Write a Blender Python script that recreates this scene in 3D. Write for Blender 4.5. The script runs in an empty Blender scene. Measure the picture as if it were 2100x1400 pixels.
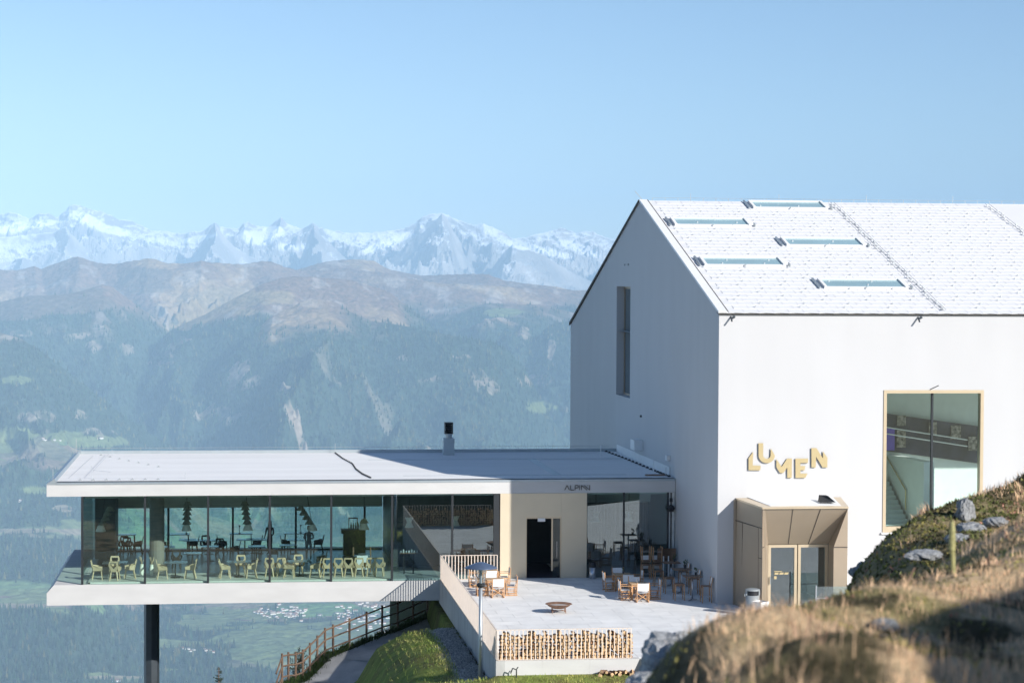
import bpy, bmesh, math, random
import numpy as np
from mathutils import Vector, Matrix
R = math.radians
S = bpy.context.scene
C = S.collection
random.seed(7); RNG = np.random.default_rng(11)

# ------------------------------------------------------------------ camera
PITCH, YAW, ROLL, FPX, CAMZ = R(-1.602), R(-7.264), R(0.297), 4505.0, 13.0
def _rot():
    c, s = math.cos, math.sin
    Rx = Matrix(((1,0,0),(0,c(PITCH),-s(PITCH)),(0,s(PITCH),c(PITCH))))
    Ry = Matrix(((c(YAW),0,s(YAW)),(0,1,0),(-s(YAW),0,c(YAW))))
    Rz = Matrix(((c(ROLL),-s(ROLL),0),(s(ROLL),c(ROLL),0),(0,0,1)))
    return Ry @ Rx @ Rz
CM = _rot()
TOZ = Matrix(((1,0,0),(0,0,-1),(0,1,0)))      # y-up to z-up
cam = bpy.data.cameras.new('camera'); cam.sensor_width = 36; cam.lens = FPX*36/2100
cam.clip_start = .5; cam.clip_end = 120000
co = bpy.data.objects.new('camera', cam); C.objects.link(co)
co.matrix_world = Matrix.Translation((0,0,CAMZ)) @ (TOZ @ CM).to_4x4()
cam.dof.use_dof = True; cam.dof.focus_distance = 125
cam.dof.aperture_fstop = cam.lens/1000/.029
S.camera = co

# ------------------------------------------------------------------ world, sun, exposure
SUN = Vector((.87,-1,.66)).normalized()
el = math.asin(SUN.z); az = math.atan2(SUN.x, SUN.y)
W = bpy.data.worlds.new('World'); S.world = W; W.use_nodes = True
nt = W.node_tree; bg = nt.nodes['Background']
sky = nt.nodes.new('ShaderNodeTexSky'); sky.sky_type = 'NISHITA'; sky.sun_disc = False
sky.sun_elevation = el; sky.sun_rotation = az; sky.altitude = 2200
sky.air_density = 1.0; sky.dust_density = 1.1; sky.ozone_density = 3.2
nt.links.new(sky.outputs[0], bg.inputs[0]); bg.inputs[1].default_value = .070
sd = bpy.data.lights.new('sun', 'SUN'); sd.energy = 3.4; sd.angle = R(.53); sd.color = (1,.955,.89)
so = bpy.data.objects.new('sun', sd); C.objects.link(so)
so.rotation_euler = (-SUN).to_track_quat('-Z','Y').to_euler(); so.location = (60,-60,60)
S.view_settings.view_transform = 'Standard'; S.view_settings.look = 'None'
S.view_settings.exposure = .90; S.view_settings.gamma = 1
S.render.engine = 'CYCLES'
cy = S.cycles
cy.use_denoising = True; cy.max_bounces = 8; cy.transparent_max_bounces = 24
cy.volume_bounces = 2; cy.sample_clamp_indirect = 6; cy.caustics_reflective = False; cy.caustics_refractive = False

# ------------------------------------------------------------------ helpers
def ray(x, y, k=0.0, f=FPX):
    dx, dy = x-1050, y-700
    m = 1+k*(dx*dx+dy*dy)/1050**2
    v = CM @ Vector((dx*m, -dy*m, -f)); v = Vector((v.x, -v.z, v.y))
    return v/v.y
def lens(x, y): return ray(x, y, .0139, 4541.0)
def onZ(x, y, Z=0.0): r = lens(x,y); t = (Z-CAMZ)/r.z; return Vector((r.x*t, r.y*t, Z))
def onY(x, y, Y): r = lens(x,y); return Vector((r.x*Y, Y, CAMZ+r.z*Y))
def proj_np(P):
    d = P - np.array([0,0,CAMZ]); w = np.stack([d[...,0], d[...,2], -d[...,1]], -1)
    v = w @ np.array(CM)
    return 1050+FPX*v[...,0]/-v[...,2], 700-FPX*v[...,1]/-v[...,2]

def tag(o, label=None, cat=None, group=None, kind=None):
    if label: o['label'] = label
    if cat: o['category'] = cat
    if group: o['group'] = group
    if kind: o['kind'] = kind
    return o
def thing(name, label, cat, loc=(0,0,0), rz=0, group=None):
    o = bpy.data.objects.new(name, None); C.objects.link(o); o.empty_display_size = .2
    o.location = loc; o.rotation_euler = (0,0,rz); tag(o, label, cat, group)
    return o
def dup(root, loc, rz, label=None, group=None, name=None):
    r = root.copy(); C.objects.link(r); r.location = loc; r.rotation_euler = (0,0,rz)
    if name: r.name = name
    if label: r['label'] = label
    if group: r['group'] = group
    for ch in list(root.children):
        c = ch.copy(); C.objects.link(c); c.parent = r
        for g in list(ch.children):
            d = g.copy(); C.objects.link(d); d.parent = c
    return r
class MB:
    def __init__(s): s.v = []; s.f = []; s.m = []
    def add(s, vs, fs):
        n = len(s.v); s.m.append((n,len(s.f))); s.v += [tuple(v) for v in vs]; s.f += [tuple(i+n for i in f) for f in fs]; return s
    def box(s, x0,x1,y0,y1,z0,z1):
        return s.add([(x0,y0,z0),(x1,y0,z0),(x1,y1,z0),(x0,y1,z0),(x0,y0,z1),(x1,y0,z1),(x1,y1,z1),(x0,y1,z1)],
            [(0,3,2,1),(4,5,6,7),(0,1,5,4),(1,2,6,5),(2,3,7,6),(3,0,4,7)])
    def bar(s, p, q, w, h=None, up=(0,0,1)):
        h = h or w; p = Vector(p); q = Vector(q); d = (q-p).normalized(); u = Vector(up)
        if abs(d.dot(u)) > .98: u = Vector((0,1,0))
        a = d.cross(u).normalized(); b = a.cross(d)
        vs = [e+a*i*w/2+b*j*h/2 for e in (p,q) for i,j in ((-1,-1),(1,-1),(1,1),(-1,1))]
        return s.add(vs, [(0,1,2,3),(7,6,5,4),(0,4,5,1),(1,5,6,2),(2,6,7,3),(3,7,4,0)])
    def tube(s, p, q, r, r2=None, n=10, cap=True):
        r2 = r if r2 is None else r2; p = Vector(p); q = Vector(q); d = (q-p).normalized()
        u = Vector((0,0,1)) if abs(d.z) < .95 else Vector((1,0,0))
        a = d.cross(u).normalized(); b = d.cross(a)
        vs = []
        for e, rr in ((p,r),(q,r2)):
            for i in range(n):
                t = 2*math.pi*i/n; vs.append(e+a*rr*math.cos(t)+b*rr*math.sin(t))
        fs = [(i,(i+1)%n,n+(i+1)%n,n+i) for i in range(n)]
        if cap: fs += [tuple(range(n-1,-1,-1)), tuple(range(n,2*n))]
        return s.add(vs, fs)
    def lathe(s, prof, c=(0,0,0), n=24, cap=True):
        vs = []; m = len(prof)
        for r, z in prof:
            for i in range(n):
                t = 2*math.pi*i/n; vs.append((c[0]+r*math.cos(t), c[1]+r*math.sin(t), c[2]+z))
        fs = [(j*n+i, j*n+(i+1)%n, (j+1)*n+(i+1)%n, (j+1)*n+i) for j in range(m-1) for i in range(n)]
        if cap: fs += [tuple(range(n-1,-1,-1)), tuple(range((m-1)*n, m*n))]
        return s.add(vs, fs)
    def prism(s, poly, d, T=None):
        """poly: list of 3-D points, extruded by vector d"""
        n = len(poly); p = [Vector(a) for a in poly]; d = Vector(d)
        return s.add(p+[a+d for a in p], [tuple(range(n-1,-1,-1)), tuple(range(n,2*n))]+[(i,(i+1)%n,n+(i+1)%n,n+i) for i in range(n)])
    def quad(s, a, b, c, d): return s.add([a,b,c,d], [(0,1,2,3)])
    def build_split(s, name, m, parent=None, world=False):
        for (v0,v1,f0,f1) in s.pieces():
            b = MB(); b.v = s.v[v0:v1]; b.f = [tuple(i-v0 for i in f) for f in s.f[f0:f1]]; o = b.build(name, m, parent, world=world)
        return o
    def pieces(s):
        mk = s.m+[(len(s.v),len(s.f))]
        return [(a[0],c[0],a[1],c[1]) for a,c in zip(mk[:-1],mk[1:])]
    def build(s, name, m, parent=None, bev=0, smooth=False, world=False):
        me = bpy.data.meshes.new(name)
        off = Vector(parent.location) if (world and parent) else Vector((0,0,0))
        me.from_pydata([tuple(Vector(v)-off) for v in s.v], [], s.f)
        bm = bmesh.new(); bm.from_mesh(me); bmesh.ops.recalc_face_normals(bm, faces=bm.faces)
        if bev: bmesh.ops.bevel(bm, geom=list(bm.edges), offset=bev, segments=1, affect='EDGES', clamp_overlap=True)
        bm.to_mesh(me); bm.free()
        if m: me.materials.append(m)
        if smooth:
            for p in me.polygons: p.use_smooth = True
        o = bpy.data.objects.new(name, me); C.objects.link(o)
        if parent: o.parent = parent
        return o

# ------------------------------------------------------------------ materials
def N(nt, t, **kw):
    n = nt.nodes.new(t)
    for k, v in kw.items():
        if k in n.inputs.keys(): n.inputs[k].default_value = v
        else: setattr(n, k, v)
    return n
def mat(name, col, rough=.7, metal=0, var=.08, scale=3.0, bump=0.0, bscale=40, stretch=(1,1,1), spec=.5, detail=4, coord='Object'):
    m = bpy.data.materials.new(name); m.use_nodes = True; t = m.node_tree; b = t.nodes['Principled BSDF']
    b.inputs['Roughness'].default_value = rough; b.inputs['Metallic'].default_value = metal
    b.inputs['Specular IOR Level'].default_value = spec
    tc = N(t,'ShaderNodeTexCoord'); mp = N(t,'ShaderNodeMapping'); mp.inputs['Scale'].default_value = stretch
    t.links.new(tc.outputs[coord], mp.inputs[0])
    n = N(t,'ShaderNodeTexNoise'); n.inputs['Scale'].default_value = scale; n.inputs['Detail'].default_value = detail
    t.links.new(mp.outputs[0], n.inputs[0])
    r = N(t,'ShaderNodeValToRGB')
    r.color_ramp.elements[0].position = .3; r.color_ramp.elements[1].position = .7
    r.color_ramp.elements[0].color = tuple(max(0,c*(1-var)) for c in col)+(1,)
    r.color_ramp.elements[1].color = tuple(min(1,c*(1+var)) for c in col)+(1,)
    t.links.new(n.outputs[0], r.inputs[0]); t.links.new(r.outputs[0], b.inputs['Base Color'])
    if bump:
        n2 = N(t,'ShaderNodeTexNoise'); n2.inputs['Scale'].default_value = bscale; n2.inputs['Detail'].default_value = 5
        t.links.new(mp.outputs[0], n2.inputs[0])
        bp = N(t,'ShaderNodeBump'); bp.inputs['Strength'].default_value = bump; bp.inputs['Distance'].default_value = .02
        t.links.new(n2.outputs[0], bp.inputs['Height']); t.links.new(bp.outputs[0], b.inputs['Normal'])
    return m
def glass(name, tint, refl=.10, rough=0.0):
    m = bpy.data.materials.new(name); m.use_nodes = True; t = m.node_tree
    t.nodes.remove(t.nodes['Principled BSDF']); out = t.nodes['Material Output']
    tr = N(t,'ShaderNodeBsdfTransparent'); tr.inputs[0].default_value = tint+(1,)
    gl = N(t,'ShaderNodeBsdfGlossy'); gl.inputs['Roughness'].default_value = rough; gl.inputs[0].default_value = (.95,.98,1,1)
    fr = N(t,'ShaderNodeLayerWeight'); pw = N(t,'ShaderNodeMath'); pw.operation = 'POWER'; pw.inputs[1].default_value = 5
    ad = N(t,'ShaderNodeMath'); ad.operation = 'MULTIPLY_ADD'; ad.inputs[1].default_value = .8; ad.inputs[2].default_value = .025+refl*.6
    t.links.new(fr.outputs['Facing'], pw.inputs[0])
    mx = N(t,'ShaderNodeMixShader')
    t.links.new(pw.outputs[0], ad.inputs[0]); t.links.new(ad.outputs[0], mx.inputs[0])
    t.links.new(tr.outputs[0], mx.inputs[1]); t.links.new(gl.outputs[0], mx.inputs[2]); t.links.new(mx.outputs[0], out.inputs[0])
    return m
M = {}
M['plaster'] = mat('white_render', (.56,.56,.565), .85, var=.025, scale=.7, bump=.15, bscale=30, stretch=(1,1,.25), detail=8)
M['concrete_w'] = mat('white_concrete', (.57,.567,.558), .8, var=.05, scale=2.5, bump=.15, bscale=25, stretch=(.3,1,1), detail=8)
M['concrete'] = mat('grey_concrete', (.46,.46,.45), .85, var=.16, scale=1.6, bump=.3, bscale=14, stretch=(1,1,.35), detail=9)
M['soffit'] = mat('soffit', (.80,.81,.77), .8, var=.1, scale=1.0, stretch=(.3,3,3), detail=6)
M['roofflat'] = mat('flat_roof_membrane', (.80,.80,.79), .85, var=.05, scale=.5, bump=.15, bscale=60, stretch=(.25,1.5,1), detail=8)
M['flash'] = mat('zinc_flashing', (.45,.50,.52), .45, .6, var=.05, scale=2)
M['dark_metal'] = mat('dark_metal', (.035,.04,.045), .45, .3, var=.1)
M['steel_dark'] = mat('painted_steel_column', (.06,.075,.09), .4, .3, var=.1)
M['bronze'] = mat('champagne_aluminium', (.70,.60,.44), .45, .25, var=.03, scale=1.5)
M['bronze_d'] = mat('bronze_aluminium', (.40,.32,.235), .42, .3, var=.03, scale=1.5)
M['gold'] = mat('gold_metal', (.62,.50,.28), .4, .5, var=.03)
M['goldframe'] = mat('gold_frame', (.66,.54,.38), .35, .5, var=.03)
M['joint'] = mat('dark_joint', (.05,.045,.04), .8)
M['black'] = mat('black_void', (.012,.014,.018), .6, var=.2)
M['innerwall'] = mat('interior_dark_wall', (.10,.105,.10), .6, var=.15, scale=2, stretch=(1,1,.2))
M['curtain'] = mat('interior_curtain', (.20,.19,.18), .9, var=.5, scale=9, stretch=(3,1,.05))
M['floor_dark'] = mat('dark_wood_floor', (.085,.09,.10), .28, var=.35, scale=3, stretch=(.3,6,1))
M['floor_light'] = mat('light_floor_strip', (.58,.60,.57), .5, var=.08, scale=3)
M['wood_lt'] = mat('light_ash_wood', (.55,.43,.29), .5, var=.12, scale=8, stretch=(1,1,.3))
M['wood_tk'] = mat('teak_wood', (.52,.29,.14), .55, var=.2, scale=10, stretch=(1,1,.3))
M['wood_br'] = mat('brown_slat_wood', (.22,.13,.08), .55, var=.25, scale=10, stretch=(.3,4,1))
M['wood_tbl'] = mat('teak_table_top', (.50,.34,.20), .5, var=.2, scale=6, stretch=(8,.5,1))
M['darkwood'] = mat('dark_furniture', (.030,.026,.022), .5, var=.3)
M['tabletop'] = mat('polished_table_top', (.10,.12,.14), .16, var=.1)
M['canvas'] = mat('white_canvas', (.82,.82,.81), .9, var=.03, scale=20)
M['steel'] = mat('brushed_steel', (.55,.57,.60), .3, .9, var=.06, scale=6, stretch=(1,1,8))
M['galv'] = mat('galvanised_steel', (.50,.53,.55), .45, .7, var=.06)
M['white'] = mat('white_paint', (.80,.80,.79), .5, var=.03)
M['greymetal'] = mat('grey_painted_metal', (.33,.36,.37), .5, .3, var=.06)
M['rust'] = mat('rusted_steel', (.26,.15,.10), .75, .35, var=.35, scale=9, bump=.3, bscale=30)
M['fence'] = mat('weathered_fence_wood', (.14,.09,.06), .85, var=.3, scale=8, stretch=(1,1,3), bump=.3)
M['lamp'] = mat('lamp_shade', (.80,.80,.74), .8, var=.05)
M['lampgrey'] = mat('grey_lamp_cone', (.24,.24,.19), .8, var=.1)
M['railing'] = mat('champagne_railing', (.82,.70,.60), .55, .05, var=.04)
M['glass'] = glass('green_tinted_glass', (.88,.96,.93), .07)
M['glassR'] = glass('facade_glass', (.80,.90,.90), .18)
M['glassM'] = glass('clear_glass', (.90,.97,.95), .01)
M['dome'] = mat('blue_grey_lamp_dome', (.10,.14,.22), .35, .3)
# ------------------------------------------------------------------ restaurant (cantilevered box)
YF, X0, X1, YB = 94.76, -7.80, 19.37, 109.9
rest = thing('restaurant_building', 'low white cantilevered restaurant with long glass front and flat roof', 'building', (X0, YF, -.92))
b = MB()
b.box(X0, 19.355, YF, YB, 3.71, 4.205)
b.build('roof_slab', M['concrete_w'], rest, world=True)
b = MB()
b.add([(X0+.36,YF+.30,4.33),(19.35,YF+.30,4.33),(19.35,YB-.12,4.33),(X0+.36,YB-.12,4.33)], [(0,1,2,3)])
rf = b.build('roof_surface', M['roofflat'], rest, world=True)
b = MB()   # copings: bevelled left edge, front drip flashing, rear upstand
b.prism([(X0,YF,4.207),(X0,YF,4.25),(X0+.34,YF+.0,4.47),(X0+.40,YF,4.32),(X0+.40,YF,4.207)], (0,YB-YF,0))
b.box(X0+.401, 19.35, YF-.012, YF+.30, 4.207, 4.30)
b.box(X0+.401, 19.35, YB-.12, YB, 4.207, 4.48)
b.build('roof_edge_flashing', M['flash'], rest, world=True)
b = MB()   # floor slab, left end cut at an angle
b.prism([(X0,YF,-.92),(X0,YF,-.40),(X0+.30,YF,-.055),(9.0,YF,-.055),(9.0,YF,-.92)], (0,12.4,0))
b.build('floor_slab', M['concrete_w'], rest, world=True)
b = MB(); b.box(9.0, 19.3, YF+.06, 107, -.92, -.02); b.build('base_slab', M['concrete'], rest, world=True)
b = MB(); b.box(-6.1, 11.4, YF+.32, 105.6, -.05, .0); b.box(11.4,19.3,YF+.25,98.5,-.015,.0)
b.build('floor', M['floor_dark'], rest, world=True)
b = MB(); b.box(-6.1, 11.35, YF+.30, 97.6, .003, .014); b.box(-6.0, 11.3, YF+.22, YF+.31, -.05, .02)
b.build('floor_edge_strip', M['floor_light'], rest, world=True)
b = MB()   # back bulkhead and ceiling
b.box(-6.3, 7.2, 105.7, 105.95, 2.06, 3.708); b.box(-6.2, 19.3, YF+.35, 105.69, 3.60, 3.70)
b.build('ceiling', M['soffit'], rest, world=True)
b = MB()
for x in np.arange(-5.6, 6.5, 2.66): b.box(x, x+1.9, 105.66, 105.70, 3.02, 3.07)
b.build_split('ceiling_vent', M['joint'], rest, world=True)
mull = [-6.32,-3.68,-1.01,1.62,4.26,6.89,9.51,11.36]
for i, x in enumerate(mull):
    MB().box(x-.045, x+.045, YF+.02, YF+.20, -.053, 3.709).build('mullion', M['dark_metal'], rest, world=True)
for i in range(7):
    a, c = mull[i]+.046, mull[i+1]-.046
    MB().box(a, c, YF+.09, YF+.11, -.052, 3.708).build('window_pane', M['glass'] if i < 5 else M['glassR'], rest, world=True)
b = MB(); b.box(-6.35,-6.33,YF+.22,105.6,-.05,3.708); b.build('side_window_pane', M['glass'], rest, world=True)
b = MB()
for x in (-6.3,-3.0,0.05,3.05,6.35): b.box(x-.05,x+.05,105.62,105.78,-.05,2.06)
b.box(-6.25,7.2,105.61,105.77,-.05,.06)
b.build('back_window_frame', M['dark_metal'], rest, world=True)
b = MB(); b.box(-6.25,7.2,105.80,105.82,.06,2.06); b.build('back_window_pane', M['glass'], rest, world=True)
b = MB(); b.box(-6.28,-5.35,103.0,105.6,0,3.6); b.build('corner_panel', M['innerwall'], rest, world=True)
b = MB(); b.lathe([(.33,0),(.33,3.6)], (-3.30,98.6,0), 16); b.build('inner_column', mat('raw_column',(.20,.19,.175),.8,var=.1), rest, world=True)
# dark service core behind the right bays
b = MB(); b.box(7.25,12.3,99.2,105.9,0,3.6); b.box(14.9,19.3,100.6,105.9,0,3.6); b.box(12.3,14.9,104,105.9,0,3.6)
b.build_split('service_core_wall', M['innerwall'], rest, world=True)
b = MB()
for i in range(60):
    x = 15.3+i*.065; b.bar((x,100.2+.05*math.sin(i*1.9),.05),(x,100.2+.05*math.sin(i*1.9),3.3),.05,.02)
b.build('curtain', M['curtain'], rest, world=True)
# entrance recess, cladding, door
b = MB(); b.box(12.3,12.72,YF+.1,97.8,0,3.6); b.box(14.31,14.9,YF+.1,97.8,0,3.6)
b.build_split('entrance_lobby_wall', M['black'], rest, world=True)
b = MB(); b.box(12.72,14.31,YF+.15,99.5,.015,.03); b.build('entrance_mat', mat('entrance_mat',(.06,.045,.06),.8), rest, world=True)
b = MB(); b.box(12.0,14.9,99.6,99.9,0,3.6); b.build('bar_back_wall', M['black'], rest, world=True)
for (a,c,z0,z1) in ((11.60,12.735,-.02,3.708),(12.738,14.292,2.66,3.708),(14.295,15.42,-.02,3.708)):
    MB().box(a,c,YF-.02,YF+.10,z0,z1).build('cladding_panel', M['bronze'], rest, world=True)
MB().box(11.40,11.595,YF+.03,YF+.12,-.02,3.708).build('dark_jamb_panel', M['dark_metal'], rest, world=True)
dr = MB().box(12.738,14.29,YF+.02,YF+.09,2.60,2.655)
dr.box(12.738,12.775,YF+.02,YF+.09,0,2.60); dr.box(14.25,14.29,YF+.02,YF+.09,0,2.60); dr.box(13.86,13.93,YF+.02,YF+.09,.3,2.60)
door = dr.build('door', M['goldframe'], rest, world=True)
MB().box(13.93,14.25,YF+.05,YF+.06,.05,2.60).build('glass_pane', M['glassM'], door, world=False).location = -Vector(rest.location)
MB().tube((14.1,YF-.02,.9),(14.1,YF-.02,1.6),.018).build('handle', M['steel'], door).location = -Vector(rest.location)
MB().box(13.25,13.58,YF-.02,YF+.01,2.47,2.62).build('door_lamp', M['white'], rest, world=True)
# bottles and glasses hanging in the dark bar
b = MB()
for i in range(10):
    x = 12.85+i*.1
    b.lathe([(.012,0),(.035,.06),(.035,.12),(.008,.15)], (x,98.3,2.2), 8)
for i in range(8):
    x = 13.4+i*.09; b.lathe([(.012,0),(.03,.05),(.01,.12)], (x,98.6,2.45), 8)
b.build_split('hanging_glass', M['steel'], rest, world=True)
# right bays
for (a,c) in ((15.455,17.05),(17.12,19.02)):
    MB().box(a,c,YF+.09,YF+.11,-.02,3.708).build('window_pane', M['glassR'], rest, world=True)
for x in (15.437,17.085,19.05): MB().box(x-.017 if x<15.5 else x-.034, x+.017 if x<15.5 else x+.034, YF+.04, YF+.18, -.02, 3.708).build('mullion', M['dark_metal'], rest, world=True)
MB().box(15.46,19.0,100.62-2,100.6-2+.1,2.9,3.6).build('bulkhead', M['soffit'], rest, world=True)
MB().box(19.09,19.34,YF+.06,YF+.16,-.02,3.708).build('end_panel', M['soffit'], rest, world=True)
# black down pipe with cable reel
b = MB(); b.tube((19.16,YF-.06,0),(19.16,YF-.06,3.7),.035); b.box(19.10,19.22,YF-.10,YF-.0,3.3,3.45)
b.build('rain_pipe', M['dark_metal'], rest, world=True)
b = MB(); b.lathe([(.02,-.16),(.13,-.12),(.17,0),(.13,.12),(.02,.16)], (19.13,YF-.16,3.02), 14); b.build('cable_reel', M['black'], rest, world=True)
# rooftop fittings
b = MB(); b.box(10.38,10.92,108.0,108.5,4.33,5.16); b.box(10.36,10.94,107.98,108.52,5.0,5.03)
b.lathe([(.17,0),(.17,.22)], (10.65,108.25,5.16), 14)
chim = b.build('chimney', M['flash'], rest, world=True)
b = MB()
for i in range(5): b.lathe([(.19,0),(.24,.03),(.19,.07),(.15,.09)], (10.65,108.25,5.38+i*.105), 16)
b.box(10.45,10.47,108.0,108.5,5.36,5.92); b.box(10.83,10.85,108.0,108.5,5.36,5.92); b.box(10.44,10.86,108.05,108.45,5.9,5.94)
o = b.build('chimney_cowl', M['dark_metal'], chim); o.location = -Vector(rest.location)
for (x,y) in [(-6.9+i*.0, 0) for i in ()]: pass
anch = [(112+i*23.5, 983-i*1.3) for i in range(7)]
front = [(-7.0+.55*i, YF+.75+.02*i) for i in range(1,8)]; back = [(-6.35+.5*i, 108.9-1.15*i) for i in range(7)]
first = None
for (x,y) in front+back:
    if first is None:
        first = MB().box(-.06,.06,-.05,.05,0,.03).lathe([(.014,0),(.014,.05)], (0,0,.03), 8).build('roof_anchor', M['greymetal'], rest)
        o = first
    else:
        o = first.copy(); C.objects.link(o)
    o.location = Vector((x,y,4.33))-Vector(rest.location)
def chain(pts, n, parent, name, m, r=.035):
    b = MB()
    for i in range(n):
        t = i/(n-1)*(len(pts)-1); k = min(int(t), len(pts)-2); f = t-k
        p = Vector(pts[k])*(1-f)+Vector(pts[k+1])*f
        b.lathe([(r,0),(r*1.2,.02),(r*.5,.07)], p, 8)
    for k in range(len(pts)-1): b.tube(pts[k], pts[k+1], .01, n=5)
    return b.build(name, m, parent, world=True)
chain([(5.1,109.3,4.34),(5.3,106,4.34),(5.6,103,4.34),(5.6,100,4.34),(5.75,97.5,4.34),(6.0,95.6,4.34)], 30, rest, 'cable_guard_chain', M['black'])
chain([(18.8,109.5,4.34),(18.95,106,4.34),(19.05,102,4.34),(19.1,98,4.34),(19.2,95.4,4.34)], 20, rest, 'cable_guard_chain', M['black'], .07)
b = MB()   # lightning rods and wires
for (x,y,h) in ((-7.6,109.7,.75),(-7.55,YF+.2,.55),(-6.0,96.3,.55),(-5.8,108.6,.3),(-2.0,96.1,.25),(5.1,109.5,.5),(18.7,109.5,.35),(19.1,95.6,.4)):
    b.tube((x,y,4.3),(x,y,4.33+h),.012,n=6)
for a,c in (((-7.6,109.75,4.62),(19,109.75,4.62)),((-5.8,108.6,4.6),(-6.0,96.3,4.6)),((-6.0,96.3,4.7),(-5.2,96.2,4.62)),((-7.0,96.4,4.35),(-6.7,108.4,4.35))):
    b.tube(a,c,.007,n=5)
b.build_split('lightning_rod', M['galv'], rest, world=True)
b = MB()   # seams and thin strips on the roof
b.box(6.5,19.0,105.3,105.33,4.331,4.345); b.box(7.5,17.5,96.6,96.64,4.331,4.345); b.box(14.2,14.6,96.8,105.2,4.331,4.337)
b.build_split('roof_seam', M['flash'], rest, world=True)
b = MB(); b.box(18.0,18.05,106.6,106.65,4.33,4.9); b.box(18.9,18.94,97.5,97.54,4.33,4.9); b.build_split('vent_stub', M['white'], rest, world=True)
b = MB(); b.box(18.25,19.1,95.9,96.15,4.335,4.39); b.box(18.5,19.2,96.2,96.3,4.335,4.37); b.build_split('roof_board', M['wood_br'], rest, world=True)
# steel column below the cantilever
col = thing('support_column', 'tall dark steel column carrying the cantilevered restaurant slab', 'column', (-3.58,100,-26))
MB().lathe([(.345,0),(.345,25.06)], (0,0,0), 8).build('shaft', M['steel_dark'], col)
# the fascia sign
sg = thing('wall_sign', 'small grey sign lettering on the flat roof fascia above the bronze entrance', 'sign', (14.43, YF-.02, 3.84))
def letters(strokes, w, m, name, par, x0, z0, sc, dy=.03, y=0):
    b = MB()
    for (ax,az,bx,bz) in strokes: b.bar((x0+ax*sc,y,z0+az*sc),(x0+bx*sc,y,z0+bz*sc), w, dy, up=(0,1,0))
    return b.build(name, m, par)
H = 1.0
LET = {'A':[(0,0,.5,1),(.5,1,1,0)], 'L':[(0,1,0,0),(0,0,.75,0)], 'P':[(0,0,0,1),(0,1,.5,1),(.5,1,.65,.85),(.65,.85,.65,.6),(.65,.6,.5,.45),(.5,.45,0,.45)],
       'I':[(0,0,0,1)], 'N':[(0,0,0,1),(0,1,1.2,0)], 'M':[(0,1,1.2,0),(1.2,0,1.2,1),(.45,0,.52,.1),(.75,1,.82,.9)]}
M['lettermetal'] = mat('dark_letter_metal', (.12,.11,.09), .5)
xx = 0
for ch, adv in (('A',1.25),('L',.95),('P',.9),('I',.42),('N',.55),('M',0)):
    letters(LET[ch], .030, M['lettermetal'], 'letter', sg, xx, 0, .21); xx += adv*.21

# ------------------------------------------------------------------ museum
XM, YM, EAV = 19.37, 86.32, 11.70
apex = (103.7,16.77); bk = (125.4,10.45); XR = 52
mus = thing('museum_building', 'big white rendered gabled museum building with a shingle-clad roof', 'building', (XM, YM, 0))
def cutwall(bm_faces): pass
# front wall with openings (x0,x1,z0,z1): porch opening, picture window and an added unseen one
def wall_with_holes(m, x0,x1,z0,z1, holes, y, th, axis='x'):
    xs = sorted({x0,x1,*[h[0] for h in holes],*[h[1] for h in holes]}); zs = sorted({z0,z1,*[h[2] for h in holes],*[h[3] for h in holes]})
    for i in range(len(xs)-1):
        for j in range(len(zs)-1):
            cx, cz = (xs[i]+xs[i+1])/2, (zs[j]+zs[j+1])/2
            if any(h[0]<cx<h[1] and h[2]<cz<h[3] for h in holes): continue
            a = [(xs[i],zs[j]),(xs[i+1],zs[j]),(xs[i+1],zs[j+1]),(xs[i],zs[j+1])]
            for yy in (y, y+th):
                if axis == 'x': m.quad(*[(p,yy,q) for p,q in a])
                else: m.quad(*[(yy,p,q) for p,q in a])
    for h in holes+[(x0,x1,z0,z1)]:
        for (p,q) in (((h[0],h[2]),(h[1],h[2])),((h[1],h[2]),(h[1],h[3])),((h[1],h[3]),(h[0],h[3])),((h[0],h[3]),(h[0],h[2]))):
            if axis == 'x': m.quad((p[0],y,p[1]),(q[0],y,q[1]),(q[0],y+th,q[1]),(p[0],y+th,p[1]))
            else: m.quad((y,p[0],p[1]),(y,q[0],q[1]),(y+th,q[0],q[1]),(y+th,p[0],p[1]))
WX0,WX1,WZ0,WZ1 = 26.20,30.40,2.85,8.62
b = MB(); wall_with_holes(b, XM, XR, -3, EAV, [(WX0,WX1,WZ0,WZ1),(20.6,23.9,-.5,3.6),(33.0,45.0,WZ0,9.6)], YM, .45)  # widest opening is added out of view to let sun into the hall
b.build('front_wall', M['plaster'], mus, world=True)
GY0,GY1,GZ0,GZ1 = 106.12,110.0,7.22,12.70
b = MB(); wall_with_holes(b, YM+.451, 125.2, -3, 10.45, [(GY0,GY1,GZ0,10.449)], XM, .45, 'y')
zf = lambda y: EAV+(apex[1]-EAV)*(y-YM)/(apex[0]-YM); zb = lambda y: apex[1]+(bk[1]-apex[1])*(y-apex[0])/(bk[0]-apex[0])
def gable(x):
    F = []
    P = lambda y,z: (x,y,z)
    b.add([P(YM+.4505,10.449),P(GY0,10.449),P(GY0,zb(GY0)-.02),P(apex[0],apex[1]-.02),P(YM+.4505,zf(YM+.45)-.02)], [(0,1,2,3,4)])
    b.add([P(GY1,10.449),P(125.3,10.449),P(GY1,zb(GY1)-.02)], [(0,1,2)])
    b.add([P(GY0,GZ1),P(GY1,GZ1),P(GY1,zb(GY1)-.02),P(GY0,zb(GY0)-.02)], [(0,1,2,3)])
gable(XM); gable(XM+.449)
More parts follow.
